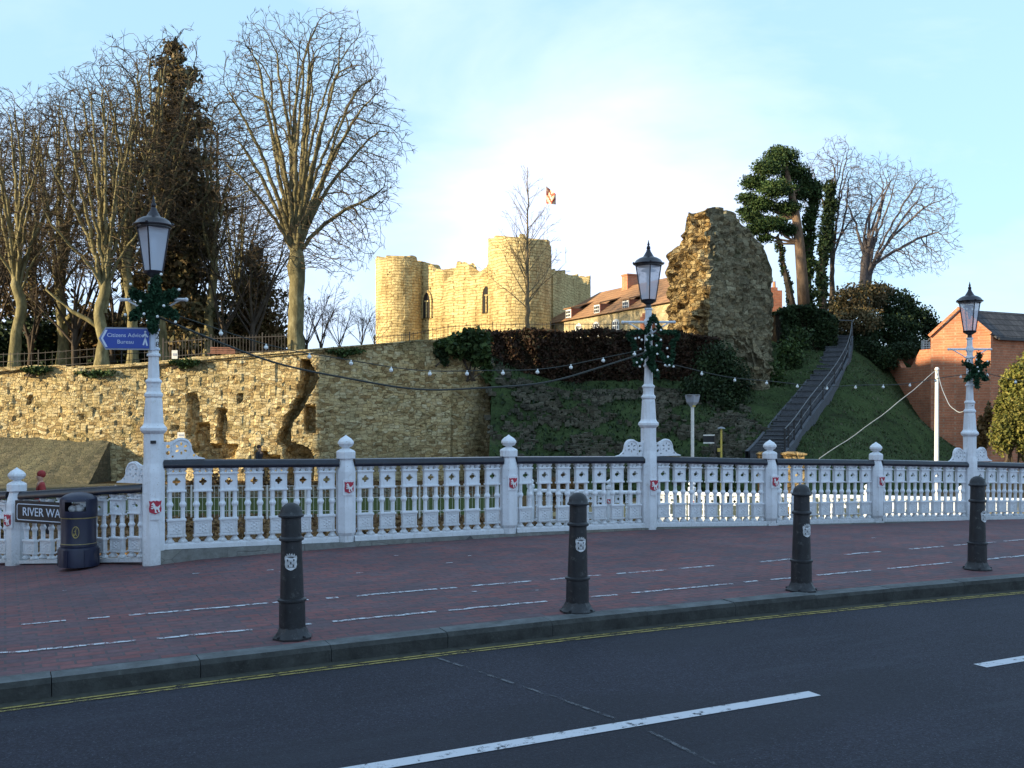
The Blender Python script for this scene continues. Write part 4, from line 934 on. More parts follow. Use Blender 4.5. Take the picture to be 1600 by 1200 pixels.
# shorter balustrade bending away to the left
P2 = Vector((-6.1, 12.3, 0)); dL = (P2-P1).normalized(); angL = math.atan2(-dL.y, -dL.x); LL = (P2-P1).length
BR = empty('balustrade', (P1.x, P1.y, 0), 'lower white balustrade at far left, sloping down behind the litter bin', 'balustrade', rz=angL)
mbr = MB(); mbb = MB(); HS = .84
def lz(t): return .885-.155*t
for i in range(3):
    x0, x1 = -(i*LL+.12), -((i+1)*LL-.1); z0, z1 = lz(i), lz(i+1)
    sweep(mbr, (x1, 0, z1-.098), (x0, 0, z0-.098), rail_prof(), (1, 0, 0))
    mbb.bar((x1, 0, z1-.862), (x0, 0, z0-.862), .13, .04)
    for k in range(7):
        f = (k+.5)/7; mod_obj(BR, x0+(x1-x0)*f, 0, z0+(z1-z0)*f-.83, sz=HS)
    post_parts(BR, -(i+1)*LL, 0, lz(i+1), lz(i+1)-.93, 0, 10+i)
mbr.build('handrail', M_RAIL, BR, smooth='auto'); mbb.build('base_rail', M_WHITE, BR)

# ---------------------------------------------------------------- lamp posts
def arc(cx, cz, r, a0, a1, n): return [(cx+r*math.cos(R(a0+(a1-a0)*i/n)), cz+r*math.sin(R(a0+(a1-a0)*i/n))) for i in range(n+1)]
def bracket_mb(sgn, zr_):
    mb = MB()
    out_ = [(.10, 0), (.56, 0), (.56, .012), (.49, .03), (.44, .07), (.42, .11)]+arc(.30, .135, .115, 0, 130, 9)+[(.17, .20), (.10, .205)]
    holes = []
    for k in range(6):
        a = R(60*k+30); holes.append([(.30+.052*math.cos(a)+.021*math.cos(b)*math.cos(a)-.014*math.sin(b)*math.sin(a), .125+.052*math.sin(a)+.021*math.cos(b)*math.sin(a)+.014*math.sin(b)*math.cos(a)) for b in [2*math.pi*i/8 for i in range(8)]])
    for c_, r_ in (((.155, .15), .022), ((.155, .075), .024), ((.44, .045), .016), ((.205, .035), .014)):
        holes.append([(c_[0]+r_*math.cos(2*math.pi*i/8), c_[1]+r_*math.sin(2*math.pi*i/8)) for i in range(8)])
    Mx = Matrix.Diagonal((sgn, 1, 1, 1)); Mx = Matrix.Translation((0, 0, zr_)) @ Mx
    mb.plate(out_, holes, .035, Mx)
    # raised rim
    rim = arc(.30, .125, .105, -20, 200, 14)
    mb.tube([Mx @ Vector((a, -.02, b)) for a, b in rim], .010, 5)
    return mb
def make_lamp():
    e = empty('street_lamp', (0, 0, 0), 'x', 'street lamp')
    pr = [(.125, -.12), (.125, 1.02), (.118, 1.08), (.112, 1.12), (.112, 1.45), (.135, 1.47), (.150, 1.49), (.150, 1.52), (.125, 1.545), (.112, 1.57), (.096, 1.83), (.090, 1.86), (.104, 1.875), (.106, 1.90), (.082, 1.93), (.078, 1.97), (.082, 2.02), (.094, 2.035), (.094, 2.05), (.066, 2.08), (.058, 2.3), (.056, 2.80), (.070, 2.815), (.070, 2.835), (.052, 2.86), (.046, 3.14), (.060, 3.15), (.060, 3.17)]
    mb = MB(); mb.lathe(pr, (0, 0, 0), 8); mb.lathe([(.075, 2.33), (.075, 2.35), (.066, 2.36)], (0, 0, 0), 12)
    mb.box((0, -.002, .60), (.10, .262, .22))
    post = mb.build('post', M_WHITE, e, smooth=False)
    mb = MB(); mb.tube([Vector((-.37, 0, 2.97)), Vector((.37, 0, 2.97))], .018, 8); mb.ball((-.37, 0, 2.97), .024, 8, 5); mb.ball((.37, 0, 2.97), .024, 8, 5); mb.lathe([(.06, 2.93), (.065, 2.95), (.065, 2.99), (.06, 3.01)], (0, 0, 0), 10)
    mb.tube([Vector((-.30, 0, 2.965)), Vector((-.12, 0, 2.86)), Vector((-.04, 0, 2.80))], .010, 6); mb.tube([Vector((.30, 0, 2.965)), Vector((.12, 0, 2.86)), Vector((.04, 0, 2.80))], .010, 6)
    Rb = Matrix.Rotation(-ANG, 4, 'Z'); mb.v = [tuple(Rb @ Vector(v)) for v in mb.v]; mb.build('ladder_bar', M_WHITE, e)
    mb = MB(); mb.lathe([(.04, 3.165), (.035, 3.22), (.06, 3.235), (.105, 3.262), (.112, 3.29), (.10, 3.295)], (0, 0, 0), 16); mb.build('lantern_base', M_LANT, e, smooth='auto')
    NS = 4
    mb = MB()
    for k in range(NS):
        a = R(ANGL0+90*k); ca_, sa_ = math.cos(a), math.sin(a)
        mb.bar((.104*ca_, .104*sa_, 3.285), (.184*ca_, .184*sa_, 3.80), .014)
    mb.lathe([(.186, 3.775), (.192, 3.78), (.192, 3.80), (.186, 3.805)], (0, 0, 0), 24)
    fr = mb.build('lantern_frame', M_LANT, e)
    mb = MB(); mb.lathe([(.100, 3.29), (.178, 3.795)], (0, 0, 0), NS, ph=R(ANGL0), cap=False); mb.build('lantern_glass', M_GLASS, e)
    mb = MB(); mb.lathe([(.05, 3.74), (.10, 3.72), (.105, 3.70), (.03, 3.69)], (0, 0, 0), 12); mb.lathe([(.018, 3.5), (.03, 3.56), (.03, 3.68), (.018, 3.7)], (0, 0, 0), 8); mb.build('lamp_fitting', M_SIGNW, fr)
    mb = MB(); mb.lathe([(.190, 3.798), (.222, 3.800), (.224, 3.812), (.205, 3.825), (.175, 3.862), (.13, 3.89), (.085, 3.905), (.075, 3.915), (.055, 3.95), (.034, 3.985), (.028, 4.01), (.024, 4.015)], (0, 0, 0), 20)
    for k in range(NS):
        a = R(ANGL0+90*k); mb.ball((.216*math.cos(a), .216*math.sin(a), 3.818), .017, 6, 4)
    rf = mb.build('lantern_roof', M_LANT, e, smooth='auto')
    mb = MB(); mb.lathe([(.018, 4.01), (.030, 4.03), (.026, 4.055), (.012, 4.07), (.020, 4.085), (.012, 4.105), (.003, 4.15)], (0, 0, 0), 12); mb.build('finial', M_LANT, rf, smooth=True)
    return e
ANGL0 = -117
lampA = make_lamp()
LBL = ['tall white lamp post with pale lantern, nearest and leftmost, carrying the blue direction sign', 'white lamp post with dark lantern in the middle, in front of the ruined tower', 'white lamp post furthest right, in front of the brick gable']
LAMPS = []
lsrc = lampA
for idx, i in enumerate(LAMPI):
    o = lampA if idx == 0 else copy_tree(lampA)
    o.location = (P1.x+i*PITCH*CA, P1.y+i*PITCH*SA, edge_z(i) if i else 0); LAMPS.append(o); tag(o, LBL[idx], 'street lamp', 'lamp posts along the balustrade')
rots = [ANG-R(0), R(12), ANG]
for idx, (o, i) in enumerate(zip(LAMPS, LAMPI)):
    o.rotation_euler = (0, 0, ANG)
    zoff = o.location.z
    bracket_mb(1, rail_z(i)-zoff-.004).build('scroll_bracket', M_WHITE, o)
    if idx: bracket_mb(-1, rail_z(i)-zoff-.004).build('scroll_bracket', M_WHITE, o)
    else:
        mbk = bracket_mb(-1, lz(0)+.0); Rz = Matrix.Rotation(angL-ANG, 4, 'Z'); mbk.v = [tuple(Rz @ Vector(v)) for v in mbk.v]; mbk.build('scroll_bracket', M_WHITE, o)
    pst = [k for k in kids(o) if k.name.startswith('post')][0]
    cr_ = crest(pst, 0, -.140, .63, .135, .15)
# plates and numbers on the first lamp
o = LAMPS[0]
mb = MB(); mb.box((-.02, -.125, 1.36), (.06, .012, .035)); mb.build('number_plate', M_SIGNK, o)
mb = MB()
for k, chh in enumerate('H028'): text_mb(mb, chh, .085, Matrix.Translation((.034, -.066, 2.735-.092*k)) @ Matrix.Rotation(R(10), 4, 'Z') @ XZ)
mb.build('lettering', M_SIGNK, o)
# blue direction sign: a finger pointing left, facing the camera
sgn = empty('direction_sign', (P1.x, P1.y, 2.52), 'blue finger sign reading Citizens Advice Bureau fixed to the nearest lamp post', 'direction sign', rz=R(8))
Mx = Matrix.Translation((0, -.065, 0))
ol = [(-.02, -.125), (-.02, .125), (-.50, .125), (-.575, 0), (-.50, -.125)]
mb = MB(); mb.plate(ol, [], .03, Mx); mb.build('backing', M_SIGNG, sgn)
inn = [(-.03, -.108), (-.03, .108), (-.492, .108), (-.557, 0), (-.492, -.108)]
mb = MB(); mb.plate(inn, [], .006, Mx, c=(0, -.017, 0)); mb.build('face', M_BLUE, sgn)
mb = MB()
text_mb(mb, 'Citizens Advice', .063, Matrix.Translation((-.285, -.086, .036)) @ XZ); text_mb(mb, 'Bureau', .063, Matrix.Translation((-.285, -.086, -.038)) @ XZ)
mb.build('lettering', M_SIGNW, sgn)
mb = MB(); mb.plate([(-.50, .095), (-.475, .095), (-.525, 0), (-.475, -.095), (-.50, -.095), (-.548, 0)], [], .004, Mx, c=(0, -.021, 0)); mb.build('arrow', M_SIGNW, sgn)
mb = MB(); mb.ball((-.072, -.086, .078), .012, 8, 5, (1, .3, 1))
for a, b in (((-.072, .062), (-.072, .0)), ((-.072, .0), (-.052, -.078)), ((-.072, .0), (-.094, -.072)), ((-.072, .055), (-.046, .018)), ((-.072, .055), (-.100, .024))):
    mb.bar((a[0], -.086, a[1]), (b[0], -.086, b[1]), .006, .017)
mb.build('walking_figure', M_SIGNW, sgn)
mb = MB()
for z in (-.11, .11): mb.lathe([(.066, z-.012), (.070, z), (.066, z+.012)], (0, 0, 0), 12, cap=False)
mb.box((.0, -.062, 0), (.05, .012, .25)); mb.build('clamp', M_SIGNW, sgn)

# ---------------------------------------------------------------- bollards
def make_bollard():
    e = empty('bollard', (0, 0, 0), 'x', 'bollard')
    mb = MB(); mb.lathe([(.150, 0), (.150, .012), (.128, .03), (.112, .06), (.100, .085)], (0, 0, 0), 8)
    mb.lathe([(.098, .08), (.096, .27)], (0, 0, 0), 16)
    mb.lathe([(.098, .27), (.107, .276), (.107, .290), (.094, .298)], (0, 0, 0), 16)
    mb.lathe([(.088, .296), (.076, .72)], (0, 0, 0), 16, flute=.03)
    mb.lathe([(.078, .72), (.092, .728), (.092, .742), (.076, .756)], (0, 0, 0), 20)
    mb.lathe([(.075, .75), (.073, .895)], (0, 0, 0), 16)
    body = mb.build('body', M_BOLL, e, smooth='auto')
    mb = MB(); mb.lathe([(.074, .893), (.093, .900), (.094, .912), (.084, .922), (.080, .945), (.068, .972), (.045, .993), (.02, 1.003), (.004, 1.005)], (0, 0, 0), 20); mb.build('cap', M_BOLL, e, smooth='auto')
    mb = MB()
    for k in range(4):
        a = R(45+90*k); mb.lathe([(.013, .012), (.013, .026), (.006, .03)], (.132*math.cos(a), .132*math.sin(a), 0), 6)
    mb.build('bolts', M_BOLL, e)
    # silver emblem, bent round the shaft
    mb = MB()
    ov = [(-.040, .0), (-.046, .03), (-.040, .046), (-.030, .036), (-.028, .060), (-.016, .046), (-.010, .064), (0, .050), (.010, .064), (.016, .046), (.028, .060), (.030, .036), (.040, .046), (.046, .03), (.040, .0), (.044, -.02), (.036, -.045), (.015, -.058), (0, -.064), (-.015, -.058), (-.036, -.045), (-.044, -.02)]
    hl_ = [[(cx+.006*math.cos(a), cz+.010*math.sin(a)) for a in [2*math.pi*i/6 for i in range(6)]] for cx, cz in ((-.018, -.030), (.018, -.030), (-.022, .012), (.022, .012), (0, -.008))]
    mb.plate(ov, hl_, .006)
    nv = []
    for x, y, z in mb.v:
        z2 = z*1.0+.575; rr_ = .088-.0283*(z2-.296)/.424*.424+.004-y
        a = x/.082; nv.append((rr_*math.sin(a), -rr_*math.cos(a), z2))
    mb.v = nv; mb.build('crest', M_SILV, e)
    return e
bo = make_bollard()
BP = [(457, 7.43), (902, 8.43), (1252, 9.45), (1527, 10.76)]
BLB = ['dark grey iron bollard nearest the camera, left of the others', 'dark bollard in front of the balustrade left of the middle lamp', 'dark bollard between the middle lamp and the furthest lamp', 'dark bollard furthest right, directly in front of the last lamp post']
for i, (px, Y) in enumerate(BP):
    o = bo if i == 0 else copy_tree(bo)
    o.location = at(px, 651+EYE*F/Y, Y); o.location.z = pav_z(o.location.x*CA+o.location.y*SA, -o.location.x*SA+o.location.y*CA)+.002
    o.rotation_euler = (0, 0, R((8, 14, 22, 30)[i])); o.rotation_euler[1] = R((-.6, .5, .3, .4)[i]); tag(o, BLB[i], 'bollard', 'bollards along the kerb')
    o.scale = (1, 1, 1)

# ---------------------------------------------------------------- litter bin and street name
bc = at(123, 0, 11.42); bs, bn = bc.x*CA+bc.y*SA, -bc.x*SA+bc.y*CA
bin_ = empty('litter_bin', (bc.x, bc.y, EYE-(886-HOR)/F*11.3), 'dark navy round litter bin in front of the lower balustrade', 'litter bin')
mb = MB(); mb.lathe([(.215, 0), (.215, .19), (.208, .215), (.19, .222)], (0, 0, 0), 24); 
for k in range(6): mb.box((.215*math.cos(R(60*k+15)), .215*math.sin(R(60*k+15)), .1), (.014, .05, .19), rz=R(60*k+15))
mb.build('base', M_BIN, bin_, smooth='auto')
mb = MB(); mb.lathe([(.193, .22), (.197, .24), (.190, .265), (.190, .55)], (0, 0, 0), 32, cap=False)
mb.build('body', M_BIN, bin_, smooth='auto')
mb = MB(); mb.lathe([(.1915, .255), (.194, .258), (.1915, .262)], (0, 0, 0), 32, cap=False); mb.lathe([(.1915, .548), (.195, .553), (.1915, .558)], (0, 0, 0), 32, cap=False); mb.build('trim_band', M_GOLD, bin_)
# hood with real openings
mb = MB(); NSEG = 48; prof = [(.198, .56), (.201, .60), (.201, .635), (.201, .74), (.196, .765)]
vs = []
for r, z in prof:
    for k in range(NSEG): vs.append((r*math.cos(2*math.pi*k/NSEG), r*math.sin(2*math.pi*k/NSEG), z))
fs = []
for j in range(len(prof)-1):
    for k in range(NSEG):
        a = 360*(k+.5)/NSEG
        if j == 2 and any(abs((a-c+180) % 360-180) < 34 for c in (-82, 98)): continue
        fs.append((j*NSEG+k, j*NSEG+(k+1) % NSEG, (j+1)*NSEG+(k+1) % NSEG, (j+1)*NSEG+k))
mb.add(vs, fs)
mb.lathe([(.196, .765), (.18, .785), (.14, .812), (.08, .832), (.01, .84)], (0, 0, 0), 32, cap=False)
hd_ = mb.build('hood', M_BIN, bin_, smooth='auto', fix=False)
mb = MB(); mb.lathe([(.183, .24), (.183, .60)], (0, 0, 0), 24, cap=False); mb.box((-.02, .06, .60), (.14, .1, .12)); mb.ball((-.03, -.10, .655), .042, 7, 5, (1.1, .7, 1)); mb.ball((.045, -.09, .665), .05, 7, 5, (1.2, .6, .9)); mb.build('liner', M_BINL, hd_)
Me = Matrix.Rotation(R(11), 4, 'Z')
mb = MB(); mb.plate([(.055*math.cos(a)*.72, .40+.068*math.sin(a)) for a in [2*math.pi*i/20 for i in range(20)]], [[(.047*math.cos(a)*.72, .40+.058*math.sin(a)) for a in [2*math.pi*i/20 for i in range(20)]]], .006, Me, c=(.01, -.195, 0))
mb.ball(Me @ Vector((.016, -.195, .438)), .007, 6, 4)
for a, b in (((.012, .428), (.010, .392)), ((.010, .392), (.018, .360)), ((.010, .392), (-.004, .362)), ((.012, .424), (-.006, .405)), ((-.010, .386), (-.010, .352))): mb.bar(Me @ Vector((a[0], -.196, a[1])), Me @ Vector((b[0], -.196, b[1])), .006, .007)
mb.build('emblem', M_GOLD, bin_)
sp_ = empty('street_name_sign', (P1.x, P1.y, 0), 'black street name plate reading RIVER WALK with white border, partly behind the bin', 'street sign', rz=angL)
zc_ = .52; Mx = Matrix.Translation((0, -.115, zc_)) @ Matrix.Rotation(R(0), 4, 'Y')
xL, xR = -LL+.13, -LL+1.22
zz = -.025
mb = MB(); mb.plate([(xL, -.13+zz), (xR, -.13+zz), (xR, .135+zz), (xL, .135+zz)], [], .02, Mx); mb.build('plate', M_SIGNK, sp_)
def rr_(x0, z0, x1, z1, r):
    p = []
    for cx, cz, a in ((x1-r, z1-r, 0), (x0+r, z1-r, 90), (x0+r, z0+r, 180), (x1-r, z0+r, 270)): p += arc(cx, cz, r, a, a+90, 4)
    return p
mb = MB(); mb.plate(rr_(xL+.035, -.10+zz, xR-.035, .10+zz, .03), [rr_(xL+.044, -.091+zz, xR-.044, .091+zz, .022)], .004, Mx, c=(0, -.012, 0)); mb.build('border', M_SIGNW, sp_)
mb = MB(); text_mb(mb, 'RIVER WALK', .145, Mx @ Matrix.Translation(((xL+xR)/2, -.012, zz)) @ XZ); mb.build('lettering', M_SIGNW, sp_)

# ---------------------------------------------------------------- garland stars on the lamps
def star_obj(lamp, paths, label, seed, bulbs, thick=.034, n=420, y=-.12, zc=2.72):
    l = lamp.location; e = empty('garland_star', (l.x+.05, l.y-.02, l.z+zc), label, 'star decoration', 'garland stars on the lamps')
    g = np.random.default_rng(seed); mb = MB(); C = []; D = []
    for p in paths:
        pts = [Vector((a, y, b)) for a, b in p]; mb.tube(pts, .012, 5)
        for a, b in zip(pts, pts[1:]):
            k = int((b-a).length*n); t = g.random((k, 1)); d = np.array((b-a).normalized())
            q = g.normal(size=(k, 3))*thick*.42; C.append(np.array(a)+(np.array(b)-np.array(a))*t+q); D.append(np.tile(d, (k, 1))*.3)
    mb.build('frame', M_GARL, e)
    cards('garland', np.concatenate(C), .029, M_GARL, e, seed=seed, aspect=1.7)
    for x, z in bulbs:
        mb = MB(); mb.ball((x, y-.045, z), .017, 8, 6); mb.build('bulb', M_BULB, e, smooth=True)
    return e
s1 = []
for a in (84, 28, -28, -92, -150, 152):
    r_ = .31 if a in (84, -92) else .30
    s1 += [[(.03*math.cos(R(a+30)), .03*math.sin(R(a+30))), (r_*math.cos(R(a)), r_*math.sin(R(a)))], [(.05*math.cos(R(a-90)), .05*math.sin(R(a-90))), (r_*.93*math.cos(R(a-5)), r_*.93*math.sin(R(a-5)))], [(.05*math.cos(R(a+90)), .05*math.sin(R(a+90))), (r_*.93*math.cos(R(a+5)), r_*.93*math.sin(R(a+5)))]]
star_obj(LAMPS[0], s1, 'dense dark green garland star with six arms on the nearest lamp post', 41, [(.10, .33), (-.24, .22), (.13, -.02), (-.13, .03), (.06, -.14), (-.09, -.11), (.26, -.2), (-.3, -.12), (.30, .16)], thick=.032, n=1500, zc=2.90)
so_ = [(0, .33), (.10, .10), (.34, .09), (.36, .04), (.27, -.06), (.28, -.22), (.24, -.38), (.08, -.20), (0, -.12), (-.08, -.20), (-.24, -.38), (-.28, -.22), (-.27, -.06), (-.36, .04), (-.34, .09), (-.10, .10), (0, .33)]
ring_ = [(.09*math.cos(R(a)), -.08+.11*math.sin(R(a))) for a in range(0, 361, 30)]
star_obj(LAMPS[1], [so_, ring_, [(-.06, -.17), (-.02, -.30), (.03, -.42), (.06, -.55)], [(.02, -.2), (-.07, -.36), (.02, -.48)]], 'open outlined green garland star hung with white baubles on the middle lamp post', 42,
         [(-.26, .00), (-.21, .01), (-.17, -.02), (-.19, -.15), (-.17, -.30), (-.24, -.34), (-.20, -.40), (.04, -.1), (.05, -.22), (.19, -.14), (.20, -.26), (.22, -.38), (.16, -.38), (.28, -.40), (.05, -.45), (.10, .12), (-.02, .04), (.03, .2), (-.10, -.02), (.10, -.02)], thick=.035, n=1300, zc=2.72)
s3 = []
for a in (80, 25, -35, -88, -145, 155):
    sc_ = .60 if a in (25, -35, -145, 155) else .95
    s3 += [[(0, 0), (.30*sc_*math.cos(R(a))*1.25, .30*math.sin(R(a)))]]
star_obj(LAMPS[2], s3, 'small dark six-armed garland star on the furthest right lamp post', 43, [(0, .05), (.02, -.02), (-.17, .15), (.17, .15), (-.02, .18)], thick=.055, n=1600, zc=2.60)

# ---------------------------------------------------------------- strings of bulbs and ropes
def lamp_pt(i, z): return Vector((LAMPS[i].location.x, LAMPS[i].location.y-.12, LAMPS[i].location.z+z))
def string(name, A_, B_, sag, n, label, mat, r=.006, bulbs=0, side=0, br=.026, cat='string lights'):
    e = empty(name, A_, label, cat); pts = []
    for i in range(n+1):
        t = i/n; p = A_.lerp(B_, t); p.z -= sag*4*t*(1-t); p.z += .012*math.sin(t*23); pts.append(p-A_)
    mb = MB(); mb.tube(pts, r, 5); mb.build('cable', mat, e)
    for k in range(bulbs):
        t = (k+.5)/bulbs; j = t*n; p = pts[int(j)].lerp(pts[min(n, int(j)+1)], j-int(j))
        mb = MB(); mb.ball(p-Vector((0, 0, br+.012)), br, 8, 6); mb.lathe([(.011, -.012), (.011, .004)], tuple(p), 6); mb.build('bulb', M_BULB, e, smooth=True)
    return e
string('string_lights', lamp_pt(0, 2.88), lamp_pt(1, 2.60), .52, 40, 'upper string of white bulbs hanging from the nearest lamp to the middle lamp', M_WIRE, bulbs=13, br=.026)
string('garland_rope', lamp_pt(0, 2.80), lamp_pt(1, 2.56), .70, 40, 'lower thick dark cable hanging between the nearest and the middle lamp', M_WIRE, r=.013, cat='cable')
string('string_lights', lamp_pt(1, 2.42), lamp_pt(2, 2.56), .30, 40, 'string of white bulbs hanging from the middle lamp to the furthest lamp', M_WIRE, bulbs=11, br=.023)
string('string_lights', lamp_pt(2, 2.60), lamp_pt(2, 2.60)+Vector((4.4, 1.9, .1)), .25, 20, 'string of bulbs leaving the furthest lamp towards the right edge', M_WIRE, bulbs=7)

# ---------------------------------------------------------------- quay balustrade beyond the bridge
qa = Vector((.55, 29.5, 0)); qb = Vector((14.2, 25.85, 0)); qd = (qb-qa).normalized(); qang = math.atan2(qd.y, qd.x)
QB = empty('quay_balustrade', (qa.x, qa.y, -1.45), 'second white balustrade on the far river quay, seen through the bridge balusters', 'balustrade', rz=qang)
mbr = MB(); mbb = MB(); ql = (qb-qa).length; nb_ = 6
for i in range(nb_):
    x0, x1 = i*ql/nb_+.1, (i+1)*ql/nb_-.1
    sweep(mbr, (x0, 0, .87), (x1, 0, .87), rail_prof(), (1, 0, 0)); mbb.bar((x0, 0, .03), (x1, 0, .03), .3, .08)
    for k in range(7): mod_obj(QB, x0+(x1-x0)*(k+.5)/7, 0, .06, sz=.94)
for i in range(nb_+1): post_parts(QB, i*ql/nb_, 0, 1.0, 0, 0, i)
mbr.build('handrail', M_WHITE, QB); mbb.build('base_rail', M_WHITE, QB)
e = empty('quay_railing', (-7, 30.2, -1.45), 'thin wire mesh fence on the bank behind the left balusters', 'fence'); mb = MB(); mp_ = MB()
for i in range(0, 11):
    x = -12+i*1.15; mp_.bar((x, 30.2, -1.45), (x, 30.2, -.42), .04)
for z in (-.45, -.8, -1.2): mb.bar((-12, 30.2, z), (-.5, 30.2, z), .015)
for i in range(96): mb.bar((-12+i*.12, 30.2, -1.4), (-12+i*.12, 30.2, -.45), .008)
mp_.build('post', M_POLE, e, e.location); mb.build('mesh', M_POLE, e, e.location)

# white pole with rigging line, low lamp, finger signpost
e = empty('white_pole', at(1463, 0, 30).xy.to_3d()+Vector((0, 0, -1.45)), 'slim white sunlit pole on the quay left of the furthest lamp', 'pole'); p = at(1464, 577, 30)
mb = MB(); mb.tube([Vector((p.x-.02, 30, -1.45)), Vector((p.x, 30, p.z))], [.075, .05], 10); mb.build('pole', M_POLE, e, e.location)
mb = MB(); mb.ball((p.x, 30, p.z), .07, 8, 5); mb.build('cap', M_POLE, e, e.location)
string('rope', Vector(p), at(1280, 716, 27), .12, 14, 'thin stay rope running down left from the white pole', M_WIREG, r=.011, cat='rope')
q = lamp_pt(2, 2.0); string('rope', Vector(p), q, .55, 16, 'pale slack rope from the white pole to the furthest lamp post', M_WIREG, r=.010, cat='rope')
e = empty('path_light', at(1082, 0, 33).xy.to_3d()+Vector((0, 0, -1.45)), 'modern path light with square flared head on a white pole', 'path light'); p = at(1082, 636, 33)
mb = MB(); mb.tube([Vector((p.x, 33, -1.45)), Vector((p.x, 33, p.z))], .055, 8); mb.build('pole', M_POLE, e, e.location)
mb = MB(); mb.lathe([(.07, 0), (.10, .05), (.20, .16), (.25, .38)], (p.x, 33, p.z), 4, ph=0); mb.build('shade', M_SIGNG, e, e.location)
mb = MB(); mb.box((p.x, 33, p.z+.40), (.42, .42, .03)); mb.build('lid', M_GREY, e, e.location)
mb = MB(); mb.box((p.x+.03, 32.9, p.z+.03), (.09, .05, .05)); mb.build('lamp', M_YEL, e, e.location)
e = empty('finger_post', at(1127, 0, 34).xy.to_3d()+Vector((0, 0, -1.45)), 'thin yellow post carrying a small dark cap, right of the path light', 'signpost'); p = at(1127, 670, 34)
mb = MB(); mb.tube([Vector((p.x, 34, -1.45)), Vector((p.x, 34, p.z))], .035, 8); mb.box((p.x-.07, 34, p.z-.72), (.12, .05, .12)); mb.build('post', M_YEL, e, e.location)
mb = MB(); mb.lathe([(.14, 0), (.12, .04), (.03, .07)], (p.x, 34, p.z), 8); mb.build('cap', M_GREY, e, e.location)
e = empty('notice_sign', at(1119, 0, 34.4).xy.to_3d()+Vector((0, 0, -1.45)), 'small notice of two pale bars beside the thin yellow post', 'sign'); 
a_, b_ = at(1099, 680, 34.4), at(1117, 680, 34.4); c_ = at(1117, 692, 34.4)
mb = MB(); mb.bar(a_, b_, .03, .045); mb.bar((a_.x, 34.4, c_.z), (b_.x, 34.4, c_.z), .03, .045); mb.build('bars', M_POLE, e, e.location)
mb = MB(); mb.bar((b_.x, 34.4, -1.45), (b_.x, 34.4, b_.z), .04); mb.build('post', M_RUST, e, e.location)
mb = MB(); mb.bar(((a_.x+b_.x)/2, 34.42, (b_.z+c_.z)/2-.11), ((a_.x+b_.x)/2, 34.42, (b_.z+c_.z)/2+.11), b_.x-a_.x-.04, .02); 
mb.v = []; mb.f = []; mb.fm = []; mb.box(((a_.x+b_.x)/2, 34.43, (b_.z+c_.z)/2), (b_.x-a_.x, .015, b_.z-c_.z-.05)); mb.build('panel', M_SIGNK, e, e.location)
for k, (px, lab) in enumerate(((1240, 'sunlit sandstone block showing above the handrail right of the middle lamp'), (1190, 'paler sandstone block showing above the handrail left of the next post'))):
    c = at(px, 711, 30); w = .5 if k == 0 else .22
    mb = MB(); mb.lathe([(w*.72, -1.45-c.z), (w*.72, -.0), (w*.9, .0), (w*.9, .05), (w*.4, .10)], (c.x, c.y, c.z), 4, ph=R(45)); tag(mb.build('stone_pier', M_CORE, off=(c.x, c.y, -1.45)), lab, 'stone pier')

# white notices on the wall, bench on the bank
def board(px, py, Y, w, h, label, legs=None):
    p = at(px, py, Y); e = empty('notice_board', p, label, 'notice'); mb = MB(); mb.box(p, (w, .05, h)); mb.build('board', M_POLE, e, p)
    mb = MB(); mb.box(p-Vector((0, .03, 0)), (w*.6, .02, h*.3)); mb.build('notice', M_SIGNG, e, p)
    if legs: mb = MB(); mb.bar(p-Vector((0, -.05, h/2+legs)), p+Vector((0, .05, 0)), .08); mb.build('post', M_RUST, e, p)
board(273, 554, 49.2, .28, .42, 'small white notice standing on the wall top behind the nearest lamp', .5)
board(283, 680, 47.75, .34, .28, 'small white notice fixed low on the sunlit castle wall')
p = at(346, 556, 49.6); e = empty('park_bench', p, 'reddish slatted park bench on the wall top left of the big tree', 'bench')
M_BENCH = paint('bench_wood', (.22, .09, .055), .7, var=.3)
mb = MB()
for i in range(4): mb.box(p+Vector((0, .22, .16+.085*i)), (1.25, .03, .06))
mb.build('backrest', M_BENCH, e, p); mb = MB()
for i in range(4): mb.box(p+Vector((0, -.2+.11*i, .1)), (1.25, .08, .03))
mb.build('seat', M_BENCH, e, p)
for x in (-.55, .55):
    mb = MB(); mb.box(p+Vector((x, 0, -.14)), (.06, .42, .42)); mb.box(p+Vector((x, .24, .2)), (.06, .05, .6)); mb.build('leg', M_RUST, e, p)

# ---------------------------------------------------------------- iron railings
def railing(name, pts, h, sp, label, nr=2, t=.022, mat=M_RUST):
    base = Vector(pts[0]); e = empty(name, base, label, 'railing'); mb = MB(); mr = MB()
    acc = 0
    for a, b in zip(pts, pts[1:]):
        a = Vector(a); b = Vector(b); L_ = (b-a).length; n = max(1, int(L_/sp))
        for z in ([h*.93, h*.15] if nr == 2 else [h*.95, h*.5, h*.1]): mr.bar(a+Vector((0, 0, z)), b+Vector((0, 0, z)), t*1.4, t*1.8)
        for i in range(n):
            p = a.lerp(b, i/n); mb.bar(p, p+Vector((0, 0, h*1.06)), t)
            if i % 16 == 0:
                mp2 = MB(); mp2.bar(p-Vector((0, 0, .1)), p+Vector((0, 0, h*1.16)), t*2.6); mp2.build('post', mat, e, base)
    mb.build('bars', mat, e, base); mr.build('rail', mat, e, base)
    return e
railing('iron_railing', [at(255, 562, 51), at(330, 556, 51), at(450, 552, 51)], .95, .16, 'dark upright-bar railing on the wall top between nearest lamp and big tree')
railing('iron_railing', [at(-60, 580, 52), at(60, 576, 52), at(190, 566, 52), at(250, 562, 52)], .85, .35, 'thin dark railing with horizontal rails behind the wall at far left', nr=3, t=.018)
